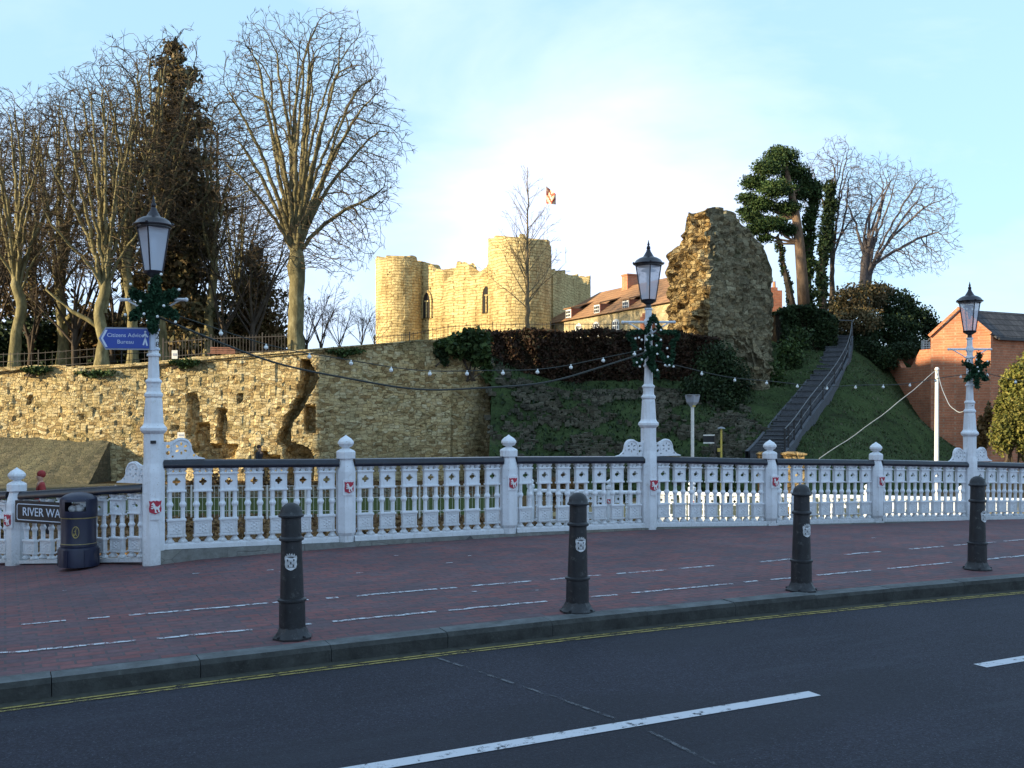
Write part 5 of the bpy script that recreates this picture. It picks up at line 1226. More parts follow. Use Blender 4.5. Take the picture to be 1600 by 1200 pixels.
railing('iron_railing', [at(585, 545, 60), at(640, 540, 60), at(700, 528, 60), at(770, 524, 60), at(860, 524, 60), at(980, 524, 60)], .72, .22, 'fine brown railing along the lawn in front of the castle', t=.018)

# ---------------------------------------------------------------- steps up the mound
sa_ = Vector((10.4, 41, .1)); sb_ = Vector((20.45, 62.2, 6.9)); NST = 27
dd = Vector((sb_.x-sa_.x, sb_.y-sa_.y, 0)).normalized(); pp = Vector((dd.y, -dd.x, 0))
def swid(t): return .62
# the flight bends: gentle below, steep above
SPX = [at(1196, 704, 41), at(1212, 690, 43), at(1240, 652, 47.5), at(1280, 602, 53), at(1303, 562, 58), at(1311, 527, 62)]
SPX[0].z = .15
def spt(t):
    x = t*(len(SPX)-1); i = min(int(x), len(SPX)-2); u = x-i
    g0 = SPX[max(0, i-1)]; g1 = SPX[i]; g2 = SPX[i+1]; g3 = SPX[min(len(SPX)-1, i+2)]
    return .5*((2*g1)+(g2-g0)*u+(2*g0-5*g1+4*g2-g3)*u*u+(3*g1-g0-3*g2+g3)*u**3)
ST_ = empty('staircase', sa_, 'long flight of dark stone steps climbing the mound beside the ruined tower', 'steps')
for i in range(NST):
    t0, t1_ = i/NST, (i+1)/NST; a = spt(t0); b = spt(t1_); w = swid(t0); mb = MB(); zt_ = b.z+.02
    q = [a-pp*w, a+pp*w, b+pp*w, b-pp*w]
    mb.add([(v.x, v.y, a.z-.9) for v in q]+[(v.x, v.y, zt_) for v in q], [(0, 1, 5, 4), (1, 2, 6, 5), (2, 3, 7, 6), (3, 0, 4, 7), (4, 5, 6, 7)])
    mb.m = 1; c_ = (a+b)/2; e_ = a-dd*.05
    q = [e_-pp*w*.99, e_+pp*w*.99, b-dd*.10+pp*w*.99, b-dd*.10-pp*w*.99]
    mb.add([(v.x, v.y, zt_+.003) for v in q]+[(v.x, v.y, zt_+.045) for v in q], [(0, 1, 5, 4), (1, 2, 6, 5), (2, 3, 7, 6), (3, 0, 4, 7), (4, 5, 6, 7)])
    mb.build('step', [M_TARP, M_TREAD], ST_, sa_)
for s in (-1, 1):
    mb = MB(); sweep_pts = [spt(i/20)+pp*s*(swid(i/20)+.08) for i in range(21)]
    for a, b in zip(sweep_pts, sweep_pts[1:]):
        mb.add([a+Vector((0, 0, -.6)), b+Vector((0, 0, -.6)), b+Vector((0, 0, .07)), a+Vector((0, 0, .07)), a+pp*.14*s+Vector((0, 0, -.6)), b+pp*.14*s+Vector((0, 0, -.6)), b+pp*.14*s+Vector((0, 0, .07)), a+pp*.14*s+Vector((0, 0, .07))], [(0, 1, 2, 3), (5, 4, 7, 6), (3, 2, 6, 7)])
    mb.build('side_kerb', M_TARP, ST_, sa_)
hr = empty('handrail', sa_, 'pale metal handrail with posts on the right side of the steps', 'handrail')
pts = [spt(i/20)+pp*(swid(i/20)+.16)+Vector((0, 0, 1.0)) for i in range(21)]
mb = MB(); mb.tube([p-sa_ for p in pts], .024, 6); mb.tube([pts[-1]-sa_, pts[-1]-sa_-pp*1.3+Vector((0, 0, .1))], .03, 6); mb.build('rail', M_HRAIL, hr)
mb = MB(); mb.tube([p-sa_-Vector((0, 0, .45)) for p in pts], .018, 6); mb.build('lower_rail', M_HRAIL, hr)
for i in range(0, 21, 2):
    mb = MB(); p = pts[i]-sa_; mb.bar(p-Vector((0, 0, 1.1)), p, .06); mb.build('post', M_BLACK, hr)

# ---------------------------------------------------------------- people on the river walk
M_SKIN = paint('skin', (.45, .27, .19), .6); M_COATD = paint('dark_coat', (.025, .022, .028), .8); M_COATR = paint('red_jacket', (.30, .03, .03), .8); M_TROU = paint('dark_trousers', (.03, .03, .04), .85); M_HAIR = paint('brown_hair', (.05, .03, .02), .7)
def skin_mesh(name, verts, edges, rad, mat, parent, root=0):
    me = bpy.data.meshes.new(name); me.from_pydata(verts, edges, []); o = bpy.data.objects.new(name, me); COL.objects.link(o)
    md = o.modifiers.new('s', 'SKIN'); sv = me.skin_vertices[0].data
    for i, r in enumerate(rad): sv[i].radius = r if isinstance(r, tuple) else (r, r); sv[i].use_root = (i == root)
    o.modifiers.new('u', 'SUBSURF').levels = 2
    dg = bpy.context.evaluated_depsgraph_get(); m2 = bpy.data.meshes.new_from_object(o.evaluated_get(dg)); m2.name = name
    m2.materials.clear(); m2.materials.append(mat); m2.polygons.foreach_set('use_smooth', [True]*len(m2.polygons))
    bpy.data.objects.remove(o); o2 = bpy.data.objects.new(name, m2); COL.objects.link(o2); o2.parent = parent; return o2
def person(loc, rz, label, coat, h=1.7, stride=.16):
    e = empty('person', loc, label, 'person', rz=rz); k = h/1.7
    V = [(0, 0, .92), (0, 0, 1.12), (0, 0, 1.36), (0, -.01, 1.47), (0, -.02, 1.56), (0, -.02, 1.65),
         (.09, 0, .86), (.10, -stride, .48), (.10, -stride*.7, .07), (.10, -stride*.7-.14, .04),
         (-.09, 0, .86), (-.10, stride*.6, .48), (-.10, stride*1.3, .09), (-.10, stride*1.3-.12, .05),
         (.20, 0, 1.38), (.25, .05, 1.10), (.26, -.06, .88), (.26, -.09, .80), (-.20, 0, 1.38), (-.25, -.03, 1.10), (-.26, -.12, .90), (-.26, -.16, .82)]
    V = [(a*k, b*k, c*k) for a, b, c in V]
    E = [(0, 1), (1, 2), (2, 3), (3, 4), (4, 5), (0, 6), (6, 7), (7, 8), (8, 9), (0, 10), (10, 11), (11, 12), (12, 13), (2, 14), (14, 15), (15, 16), (16, 17), (2, 18), (18, 19), (19, 20), (20, 21)]
    Rr = [(.15, .11), (.14, .10), (.16, .10), .055, .085, .085, .09, .06, .045, .04, .09, .06, .045, .04, .065, .05, .04, .035, .065, .05, .04, .035]
    body = skin_mesh('body', V, E, Rr, M_SKIN, e)
    # clothing as looser skins over the same joints
    skin_mesh('coat', [V[i] for i in (0, 1, 2, 14, 15, 16, 18, 19, 20, 3)]+[(0, 0, .74*k)], [(0, 1), (1, 2), (2, 3), (3, 4), (4, 5), (2, 6), (6, 7), (7, 8), (2, 9), (0, 10)], [(.19, .14), (.175, .13), (.19, .13), .085, .07, .06, .085, .07, .06, .075, (.20, .15)], coat, e)
    skin_mesh('trousers', [V[i] for i in (0, 6, 7, 8, 10, 11, 12)], [(0, 1), (1, 2), (2, 3), (0, 4), (4, 5), (5, 6)], [(.165, .12), .105, .075, .06, .105, .075, .06], M_TROU, e)
    mb = MB(); mb.ball((0, .012*k, 1.665*k), .108*k, 12, 8, (.92, 1.0, .95)); mb.build('hair', M_HAIR if coat is not M_COATR else M_COATR, e, smooth=True)
    mb = MB(); mb.bar((0, -.10*k, 1.60*k), (0, -.125*k, 1.575*k), .025, .02)
    for sx_ in (-.03, .03): mb.ball((sx_*k, -.098*k, 1.61*k), .011, 6, 4)
    mb.box((0, -.098*k, 1.54*k), (.045, .012, .01)); mb.build('face', M_SKIN, e)
    return e
p = at(405, 0, 46); person((p.x, 46, -1.45), R(75), 'person in a dark coat walking below the crack in the castle wall', M_COATD, 1.72+.02)
p = at(64, 0, 25.2); person((p.x, 25.2, -1.45), R(-60), 'person in a red hooded jacket passing behind the balustrade at far left', M_COATR, 1.68)

# ---------------------------------------------------------------- trees
UP = Vector((0, 0, 1))
class P_: pass
def params(**k):
    p = P_(); p.seg = [.8, .7, .5, .4, .35]; p.wig = [.07, .10, .14, .2, .22]; p.trop = [.03, .05, .05, .04, .04]; p.dens = [.9, 1.5, 2.2, 3.0]; p.ratio = [.46, .62, .70, .70]
    p.ang = [38, 42, 45, 45]; p.f0 = [.22, .18, .15, .15]; p.sides = [7, 5, 4, 3, 3]; p.maxl = 4; p.minr = .0105; p.tip = .22; p.rk = .52
    for a, b in k.items(): setattr(p, a, b)
    return p
def perp(rr, d):
    v = Vector((rr.gauss(0, 1), rr.gauss(0, 1), rr.gauss(0, 1))); v -= d*v.dot(d); return v.normalized()
def grow(T, rr, p, d, L, r, lvl, P, curve=None):
    n = max(2 if lvl < 4 else 1, int(L/P.seg[lvl])); st = L/n; pts = [p.copy()]; rs = [r]; ds = [d.copy()]
    for i in range(n):
        g_ = Vector((rr.gauss(0, 1), rr.gauss(0, 1), rr.gauss(0, 1)))*P.wig[lvl]
        d = d+g_+UP*P.trop[lvl]
        if curve is not None and (curve-p).length > .8: d += (curve-p).normalized()*.16
        d.normalize()
        p = p+d*st; pts.append(p.copy()); ds.append(d.copy()); rs.append(max(P.minr*.7, r*(1-(1-P.tip)*((i+1)/n)**1.0)))
    T[0 if lvl < 3 else 1].tube(pts, rs, P.sides[lvl], cap=False)
    if lvl >= P.maxl: return
    k = int(L*P.dens[lvl]*rr.uniform(.85, 1.15)+.5)
    for j in range(k):
        f = P.f0[lvl]+(1-P.f0[lvl])*(j+rr.random())/max(1, k); f = min(f, .985); x = f*n; i = int(x); q = pts[i].lerp(pts[i+1], x-i); dd_ = ds[i+1]
        a = R(P.ang[lvl]*rr.uniform(.6, 1.35)); cd = (dd_*math.cos(a)+perp(rr, dd_)*math.sin(a)).normalized()
        Lc = L*P.ratio[lvl]*(1-.5*f)*rr.uniform(.6, 1.2)
        if Lc < .18: continue
        rc = max(P.minr, min(rs[i]*.75, r*P.rk*(Lc/(L*P.ratio[lvl]))**.6*.75)); grow(T, rr, q, cd, Lc, rc, lvl+1, P)
def make_tree(name, base, trunk, limbs, P, seed, label, cat='tree', group=None, mat=None, twig=None, flare=1.35):
    """trunk: [(x, y, z, r)] offsets; limbs: [(frac along trunk, azimuth, elevation, length, radius)]"""
    rr = random.Random(seed); e = empty(name, base, label, cat, group); TR_ = MB(); T = [MB(), MB()]
    tp = [Vector(t[:3]) for t in trunk]; rs = [t[3] for t in trunk]
    # refine trunk
    pts = []; rad = []
    for a, b, ra, rb in zip(tp, tp[1:], rs, rs[1:]):
        n = max(1, int((b-a).length/.5))
        for i in range(n):
            t = i/n; pts.append(a.lerp(b, t)+Vector((rr.gauss(0, .03), rr.gauss(0, .03), 0))); rad.append((ra+(rb-ra)*t)*rr.uniform(.95, 1.06))
    pts.append(tp[-1]); rad.append(rs[-1]); rad[0] *= flare; pts[0].z -= .5
    TR_.tube(pts, rad, 12)
    for lb_ in limbs:
        fr, az, el, L, r = lb_[:5]
        x = fr*(len(pts)-1); i = min(int(x), len(pts)-2); q = pts[i].lerp(pts[i+1], x-i)
        d = Vector((math.cos(R(az))*math.cos(R(el)), math.sin(R(az))*math.cos(R(el)), math.sin(R(el))))
        grow(T, rr, q, d, L, r, 0, P, Vector(lb_[5]) if len(lb_) > 5 else None)
    print('TREE', label[:30], len(TR_.f), len(T[0].f), len(T[1].f))
    TR_.build('trunk', mat or M_BARK, e, smooth=True, fix=False); T[0].build('branches', mat or M_BARK, e, smooth=True, fix=False); tw = T[1].build('twigs', twig or M_TWIG, e, fix=False)
    return e
# hero tree at px 462
YH = 52.0; s_ = YH/F
hb_ = at(462, 560, YH)
trunk = [(0, 0, 0, .46), (.02, 0, 2.0, .42), (.05, 0, 4.0, .43), (.0, 0, 4.8, .50), (.05, 0, 5.8, .36), (.05, 0, 6.6, .12)]
def fan(n, spread, el0, el1, L, r, seed, f0=.7):
    rr = random.Random(seed); return [(f0+(1-f0)*rr.random(), 360*i/n+rr.uniform(-25, 25), rr.uniform(el0, el1)+(10 if i % 2 else 0), L*rr.uniform(.8, 1.12), r*rr.uniform(.7, 1.15)) for i in range(n)]
def crown_tree(name, base, trunk, cen, rad, nlimb, natt, seed, label, mat, twig, r_limb=.13, D=.36, extra=(), zfork=(4.6, 5.8), low=-.75):
    """limbs rise from the fork to a rounded crown; twigs are grown into the crown volume until it is filled"""
    rr = random.Random(seed); g = np.random.default_rng(seed); e = empty(name, base, label, 'tree')
    tp = [Vector(t[:3]) for t in trunk]; pts = []; rads = []
    for a, b, ra, rb in zip(tp, tp[1:], [t[3] for t in trunk], [t[3] for t in trunk][1:]):
        n = max(1, int((b-a).length/.4))
        for i in range(n): t = i/n; pts.append(a.lerp(b, t)+Vector((rr.gauss(0, .02), rr.gauss(0, .02), 0))); rads.append((ra+(rb-ra)*t)*rr.uniform(.95, 1.06))
    pts.append(tp[-1]); rads.append(trunk[-1][3]); rads[0] *= 1.4; pts[0].z -= .5
    T_ = MB(); T_.tube(pts, rads, 14); T_.build('trunk', mat, e, smooth=True, fix=False)
    cen = Vector(cen); P = []; par = []; rmin = []
    top = pts[-2]
    for i in range(nlimb):
        a = 2*math.pi*((i*.618) % 1); el = math.radians(-18+106*((i+.5)/nlimb)**.8) if i >= 3 else math.radians(rr.uniform(-35, -10)); k = rr.uniform(.62, .80)
        tg = cen+Vector((rad[0]*math.cos(a)*math.cos(el), rad[1]*math.sin(a)*math.cos(el), rad[2]*math.sin(el)))*k
        z0 = rr.uniform(*zfork); st = top.lerp(pts[max(0, len(pts)-4)], rr.random()); st = Vector((st.x, st.y, z0))
        L_ = (tg-st).length; ctl = st.lerp(tg, .38)+Vector((0, 0, L_*.16)) if tg.z > z0+2 else st.lerp(tg, .5)+Vector((0, 0, .4)); w1 = Vector((rr.gauss(0, .3), rr.gauss(0, .3), 0)); n = max(4, int(L_/D)); prev = -1
        for q in range(n+1):
            t = q/n; p = st*(1-t)**2+ctl*2*t*(1-t)+tg*t*t+w1*math.sin(t*5+i)*t*.7+Vector((rr.gauss(0, .03), rr.gauss(0, .03), rr.gauss(0, .02)))
            P.append(tuple(p)); par.append(prev); prev = len(P)-1; rmin.append(r_limb*rr.uniform(.97, 1.03)*(1-.72*t)*(1 if i >= 3 else .7)*(.8+.4*((i*7) % 5)/5))
    for ex in extra:
        prev = -1
        for q, (x, y, z, r_) in enumerate(ex): P.append((x, y, z)); par.append(prev); prev = len(P)-1; rmin.append(r_)
    d = g.normal(size=(natt, 3)); d /= np.linalg.norm(d, axis=1)[:, None]
    rr_s = np.where(g.random(natt) < .55, g.uniform(.74, 1.0, natt), g.random(natt)**(1/3)); lump = 1+.07*np.sin(d[:, 0]*7+seed)+.07*np.sin(d[:, 2]*9+d[:, 1]*5)
    A = np.array(cen)+d*(rr_s*lump)[:, None]*np.array(rad); A = A[(A[:, 2]-cen.z)/rad[2] > low]
    N = np.array(P); best = np.full(len(A), 1e9); bi = np.zeros(len(A), int); start = 0; kids_n = {}
    for it in range(70):
        NN = N[start:]
        for c0 in range(0, len(NN), 400):
            dd2 = ((A[:, None, :]-NN[None, c0:c0+400, :])**2).sum(-1); m = dd2.argmin(1); v = dd2[np.arange(len(A)), m]; up_ = v < best; best[up_] = v[up_]; bi[up_] = m[up_]+start+c0
        keep = best > .34**2; A = A[keep]; best = best[keep]; bi = bi[keep]
        if not len(A): break
        ok = best < 3.2**2
        if not ok.any(): break
        dirs = A-N[bi]; dirs /= np.linalg.norm(dirs, axis=1)[:, None]; acc = np.zeros((len(N), 3)); np.add.at(acc, bi[ok], dirs[ok]); idx = np.unique(bi[ok])
        idx = [k for k in idx if kids_n.get(k, 0) < 3]; start = len(N); new = []
        for k in idx:
            v = acc[k]; nv = np.linalg.norm(v); v = (v/nv if nv > 1e-3 else g.normal(size=3))+g.normal(size=3)*.22+np.array((0, 0, .08)); 
            if par[k] >= 0: pv = N[k]-N[par[k]]; v += .35*pv/(np.linalg.norm(pv)+1e-6)
            v /= np.linalg.norm(v); new.append(N[k]+v*D); par.append(k); rmin.append(0); kids_n[k] = kids_n.get(k, 0)+1
        if not new: break
        N = np.concatenate([N, np.array(new)])
    n = len(N); ch = [[] for _ in range(n)]; s2 = np.zeros(n)
    for k in range(n-1, -1, -1):
        if not ch[k]: s2[k] = .0112**2.2
        if par[k] >= 0: ch[par[k]].append(k); s2[par[k]] += s2[k]
    R_ = np.maximum(s2**(1/2.2), np.array(rmin)); V = [Vector(p) for p in N]
    br, tw = MB(), MB(); roots = [k for k in range(n) if par[k] < 0]; stack = [(k, None) for k in roots]
    while stack:
        k, pp_ = stack.pop(); chain = ([pp_] if pp_ is not None else [])+[k]
        while ch[chain[-1]]:
            c = sorted(ch[chain[-1]], key=lambda q: -R_[q]); stack += [(q, chain[-1]) for q in c[1:]]; chain.append(c[0])
        big = [q for q in chain if R_[q] > .034]; nb_ = len(big)
        rs = [float(min(R_[q], R_[chain[min(1, len(chain)-1)]]*1.15)) for q in chain]
        if nb_ >= 2: br.tube([V[q] for q in chain[:nb_+1]], rs[:nb_+1], 7, cap=False)
        if len(chain) > max(1, nb_): st = max(0, nb_-1); tw.tube([V[q] for q in chain[st:]], rs[st:], 3, cap=False)
        tip = V[chain[-1]]; dv_ = (tip-V[chain[-2]]).normalized() if len(chain) > 1 else UP
        for _ in range(4):
            w_ = (dv_+perp(rr, dv_)*rr.uniform(.3, .8)).normalized(); tw.tube([tip, tip+w_*rr.uniform(.16, .36)], [.0095, .006], 3, cap=False)
    br.build('branches', mat, e, smooth=True, fix=False); tw.build('twigs', twig, e, fix=False)
    print('CROWN', label[:20], n, len(tw.f)); return e
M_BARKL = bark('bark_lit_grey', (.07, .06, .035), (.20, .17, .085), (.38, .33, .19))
crown_tree('bare_tree', hb_, [(0, 0, 0, .44), (.02, 0, 2.0, .40), (.05, 0, 4.0, .40), (.0, 0, 4.8, .46), (.05, 0, 5.8, .30), (.05, 0, 6.4, .10)], (.5, 0, 10.9), (5.4, 4.4, 6.9), 28, 12500, 5,
           'huge bare spreading tree with thick pale trunk on the castle wall, left of the castle', M_BARK, M_TWIG, r_limb=.15, low=-1)
L1 = crown_tree('bare_tree', at(22, 580, 53), [(0, 0, 0, .34), (.1, 0, 2.0, .27), (.45, 0, 3.4, .27), (.1, 0, 4.6, .28), (.1, 0, 5.4, .1)], (.2, 0, 9.6), (3.5, 3.2, 5.4), 14, 5200, 61, 'bare tree with leaning pale trunk at the left edge', M_BARKL, M_TWIG, zfork=(3.4, 4.8), r_limb=.12)
L2 = crown_tree('bare_tree', at(158, 575, 51.5), [(0, 0, 0, .36), (.1, 0, 1.4, .29), (-.2, .2, 2.8, .29), (.2, .2, 4.2, .29), (.2, .2, 5.2, .1)], (.1, 0, 9.4), (3.9, 3.4, 6.2), 17, 6500, 62, 'bare multi-stemmed tree left of the nearest lamp with a low branch reaching left', M_BARKL, M_TWIG, zfork=(2.8, 4.6), r_limb=.13,
                extra=[[(-.05, .1, 2.0, .13), (-.7, 0, 2.5, .12), (-1.4, -.2, 2.9, .10), (-2.1, -.3, 3.5, .07), (-2.7, -.3, 4.0, .05)]])
L3 = crown_tree('bare_tree', at(208, 570, 53.5), [(0, 0, 0, .30), (-.05, 0, 2.6, .25), (-.35, 0, 5, .24), (-.3, 0, 6.4, .2), (-.3, 0, 7.4, .08)], (.3, 0, 10.4), (3.3, 3.0, 5.8), 14, 5200, 63, 'tall bare tree rising directly behind the nearest lantern', M_BARKL, M_TWIG, zfork=(4.2, 6.6), r_limb=.11)
def place(src, px, py, Y, rz, sc, label):
    o = copy_tree(src); o.location = at(px, py, Y); o.rotation_euler = (0, 0, R(rz)); o.scale = (sc,)*3; tag(o, label); return o
place(L2, 100, 566, 60, 130, 1.05, 'darker bare tree standing further back between the left-edge tree and the low-branched tree')
place(L3, 325, 560, 58, 200, .98, 'bare tree standing back between the conifer and the huge spreading tree')
place(L1, -75, 585, 55, 80, 1.1, 'bare tree whose crown only enters at the top of the left edge')
place(L1, 252, 560, 56, 170, 1.22, 'bare tree just right of the nearest lantern in front of the conifer')
for px_, py_, Y_, a_, sc_, src_, lb_ in ((60, 570, 72, 40, 1.15, L3, 'distant bare tree between the left-edge tree and the darker bare tree'), (195, 565, 70, 310, 1.2, L1, 'distant bare tree half hidden behind the tall tree at the nearest lantern'), (300, 560, 74, 95, 1.15, L2, 'distant bare tree behind the conifer, right side'), (375, 560, 70, 260, .85, L1, 'shorter distant bare tree behind the short brown conifer'), (-10, 575, 68, 20, 1.1, L2, 'distant bare tree behind the left-edge tree')):
    place(src_, px_, py_, Y_, a_, sc_, lb_)
SMP = params(maxl=3, dens=[1.6, 2.4, 3.2], seg=[.5, .4, .3, .25, .2], minr=.012)
SM_ = make_tree('thin_tree', at(500, 560, 75), [(0, 0, 0, .10), (0, 0, 1.2, .08)], fan(8, 1, 45, 80, 4.2, .05, 70, .3), SMP, 70, 'thin bare sapling right of the big trunk', group='saplings left of the castle', mat=M_BARKD)
for i, (px, py, Y, rz, sc, lb) in enumerate(((530, 555, 78, 50, .8, 'shorter bare sapling midway between big trunk and castle'), (566, 548, 80, 120, .75, 'small bare sapling against the left castle tower'), (480, 562, 68, 200, 1.0, 'bushy bare sapling tight behind the big trunk'), (425, 562, 66, 30, .95, 'bare sapling just left of the big trunk'), (585, 545, 84, 260, .62, 'smallest bare sapling at the foot of the left castle tower'))):
    place(SM_, px, py, Y, rz, sc, lb)
for px_, py_, Y_, a_, sc_, lb_ in ((45, 578, 60, 20, 1.7, 'thicket of bare stems behind the left-edge trunk'), (118, 572, 58, 90, 1.8, 'bare thicket left of the low-branched tree'), (180, 570, 61, 150, 1.9, 'bare thicket between the low-branched tree and the tall tree'), (242, 566, 60, 260, 1.7, 'bare thicket right of the nearest lamp'), (300, 563, 62, 320, 1.9, 'bare thicket below the conifer on its right'), (352, 562, 58, 200, 1.6, 'bare thicket above the park bench'), (395, 560, 58, 60, 1.7, 'bare thicket in front of the short brown conifer'), (-20, 580, 58, 110, 1.8, 'bare thicket at the extreme left edge')):
    place(SM_, px_, py_, Y_, a_, sc_, lb_)['group'] = 'bare thickets on the bank'
# slender tree before the castle
ht = []
rr = random.Random(9)
for i in range(44):
    f = .14+.84*i/44; ht.append((f, rr.uniform(0, 360), rr.uniform(38, 62), 4.2*(1-f)**.8+.5, .045*(1-f*.7)))
make_tree('slender_tree', at(824, 520, 70), [(0, 0, 0, .16), (0, 0, 3, .12), (.02, 0, 7, .07), (0, 0, 11.6, .02)], ht, params(maxl=2, dens=[1.5, 2.2], seg=[.5, .4, .3], minr=.012, sides=[4, 3, 3, 3, 3], wig=[.06, .1, .15]), 80, 'slender bare conical tree in front of the round castle tower', mat=bark('bark_slender', (.12, .085, .05), (.2, .15, .09), (.28, .2, .12)))
# conifer left
def conifer(name, px, pb, pt, Y, w, n, mat, label, seed, bare=0.05, droop=-.12, size=.22, trunkr=.4, nb=120):
    base = at(px, pb, Y); H = (pb-pt)/F*Y; e = empty(name, base, label, 'conifer'); g = np.random.default_rng(seed); rr = random.Random(seed)
    mb = MB(); mb.tube([Vector((0, 0, -.5)), Vector((0, 0, H*.5)), Vector((0, 0, H*.99))], [trunkr, trunkr*.6, .03], 10); mb.build('trunk', M_BARKD, e, smooth=True, fix=False)
    bm_ = MB(); C = []
    for i in range(nb):
        f = bare+(1-bare)*i/nb; z = H*f; prof = min(1, (1-f)*2.4)**.75*(.84+.16*math.sin(f*13+1)); L_ = w*prof*rr.uniform(.35, 1.25)
        az = rr.uniform(0, 2*math.pi); d = Vector((math.cos(az), math.sin(az), droop+.25*f)); p0 = Vector((0, 0, z)); p1 = p0+d*L_
        bm_.tube([p0, p0.lerp(p1, .6), p1+Vector((0, 0, .1*L_))], [.05, .03, .01], 4, cap=False)
        k = int(n/nb*max(.15, L_/w)*1.3); t = g.random(k)**.7
        q = np.array(p0)+np.outer(t*L_, np.array(d)); q += g.normal(size=(k, 3))*np.array([.42, .42, .26])*(.5+.6*L_/w); C.append(q)
    C = np.concatenate(C); cards('foliage', C, size, mat, e, seed=seed, aspect=2.0); bm_.build('branches', M_BARKD, e, fix=False)
    return e
conifer('conifer', 272, 560, 66, 59, 3.3, 26000, M_LCON, 'tall dark brownish-green conifer behind the nearest lamp', 91, size=.20)
conifer('conifer', 398, 562, 385, 62, 1.9, 9000, M_LBR, 'short brown-green bushy conifer left of the big trunk', 92, size=.16)
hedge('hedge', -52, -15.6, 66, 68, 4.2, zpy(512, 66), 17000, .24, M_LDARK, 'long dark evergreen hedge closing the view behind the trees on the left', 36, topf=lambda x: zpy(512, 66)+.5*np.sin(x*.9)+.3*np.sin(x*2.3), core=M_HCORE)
# dark understorey behind the wall at left
for i, (bl, n, m, lb) in enumerate((
        ([B(40, 530, 62, 60, 30), B(90, 520, 63, 45, 35), B(-20, 540, 61, 50, 30)], 5200, M_LDARK, 'dark evergreen thicket low behind the left-edge tree'),
        ([B(130, 525, 62, 38, 32), B(175, 535, 62, 30, 26), B(150, 500, 64, 34, 24)], 4200, M_LBR, 'brownish shrub behind the low-branched tree'),
        ([B(255, 520, 61, 42, 38), B(305, 505, 63, 45, 46), B(345, 520, 62, 34, 36)], 7200, M_LDARK, 'large black-green shrub mass at the foot of the tall conifer'),
        ([B(385, 510, 64, 32, 30), B(425, 528, 62, 26, 26)], 3200, M_LBR, 'brown leafy shrub between bench and big trunk'),
        ([B(60, 470, 66, 55, 34), B(0, 480, 66, 50, 36), B(20, 430, 68, 40, 30)], 3200, M_LBR, 'sparse brown shrub behind the left-edge trunk'))):
    bush('shrub', bl, n, .20, m, lb, 'shrub', 100+i, 'shrubs on the bank behind the castle wall', shell=.3)
# right-hand group: Scots pine, ivied trunks, two bare trees, evergreens
YP = 66.0; pb_ = at(1256, 485, YP)
e = empty('pine', pb_, 'scots pine with bare pink-brown trunk and dark domed crown right of the ruin', 'pine tree')
mb = MB(); tp_ = [at(x, y, YP)-pb_ for x, y in ((1257, 492), (1253, 430), (1249, 380), (1244, 340), (1236, 300), (1228, 262), (1222, 240))]
mb.tube(tp_, [.42, .36, .32, .28, .22, .14, .06], 10); mb.build('trunk', M_BARKP, e, smooth=True, fix=False)
blobs = [B(1222, 245, 66, 28, 14), B(1200, 262, 65.5, 26, 15), B(1240, 270, 66.5, 26, 16), B(1180, 285, 66, 24, 13), B(1213, 295, 65, 30, 15), B(1250, 300, 67, 20, 16), B(1168, 310, 66, 18, 10), B(1190, 320, 66, 26, 14), B(1230, 325, 66, 24, 12), B(1175, 340, 66, 20, 10), B(1205, 350, 65.5, 28, 12), B(1232, 360, 66, 16, 10), B(1195, 372, 66, 14, 8), B(1216, 238, 66, 16, 12), B(1260, 285, 67, 14, 18), B(1183, 358, 66, 22, 10), B(1163, 330, 66, 12, 8)]
bm_ = MB(); rr = random.Random(4)
for b in blobs:
    q = Vector(b[:3])-pb_; src = min(tp_[1:], key=lambda t: (t-q).length+abs(t.z-q.z+1)*.6); bm_.tube([src, src.lerp(q, .5)+Vector((0, 0, -.2)), q], [.11, .07, .03], 5, cap=False)
bm_.build('branches', M_BARKP, e, fix=False); g = np.random.default_rng(6)
cards('foliage', blob_points(g, blobs, 52000, .15), .085, M_LPINE, e, pb_, 6, aspect=2.0)
def ivied(px0, pts_, Y, w, n, label, seed):
    base = at(pts_[0][0], pts_[0][1], Y); e = empty('ivy_tree', base, label, 'tree'); P = [at(x, y, Y)-base for x, y in pts_]; mb = MB(); mb.tube(P, [.30-.24*i/(len(P)-1) for i in range(len(P))], 8); mb.build('trunk', M_BARKD, e, fix=False)
    bl = []
    rr = random.Random(seed)
    for a, b, in zip(pts_, pts_[1:]):
        for t in (0, .33, .66): x = a[0]+(b[0]-a[0])*t; y = a[1]+(b[1]-a[1])*t; ww = w*rr.uniform(.65, 1.2); bl.append(B(x+rr.uniform(-3, 3), y, Y, ww, 14, ww/F*Y))
    cards('ivy', blob_points(np.random.default_rng(seed), bl, n, .6), .15, M_LDARK if seed % 2 else M_LIVY, e, base, seed); return e
ivied(0, [(1288, 540), (1286, 480), (1284, 420), (1292, 370), (1297, 320), (1300, 280)], 64, 11, 5200, 'dark trunk thickly wrapped in ivy right of the pine', 111)
ivied(0, [(1262, 500), (1262, 440), (1262, 400), (1266, 350), (1272, 310), (1268, 285)], 67.5, 12, 5600, 'ivy-covered stem close behind the pine trunk', 112)
ivied(0, [(1240, 490), (1232, 450), (1222, 405), (1216, 370)], 68, 5, 1300, 'thin leaning ivied stem left of the pine trunk', 113)
PR = params(dens=[1.6, 2.4, 3.2, 3.0], trop=[.03, .06, .06, .05, .05], ratio=[.50, .66, .72, .70], minr=.0115)
M_TWIGP = bark('twig_grey_purple', (.07, .06, .06), (.12, .10, .10), (.17, .145, .14), 1)
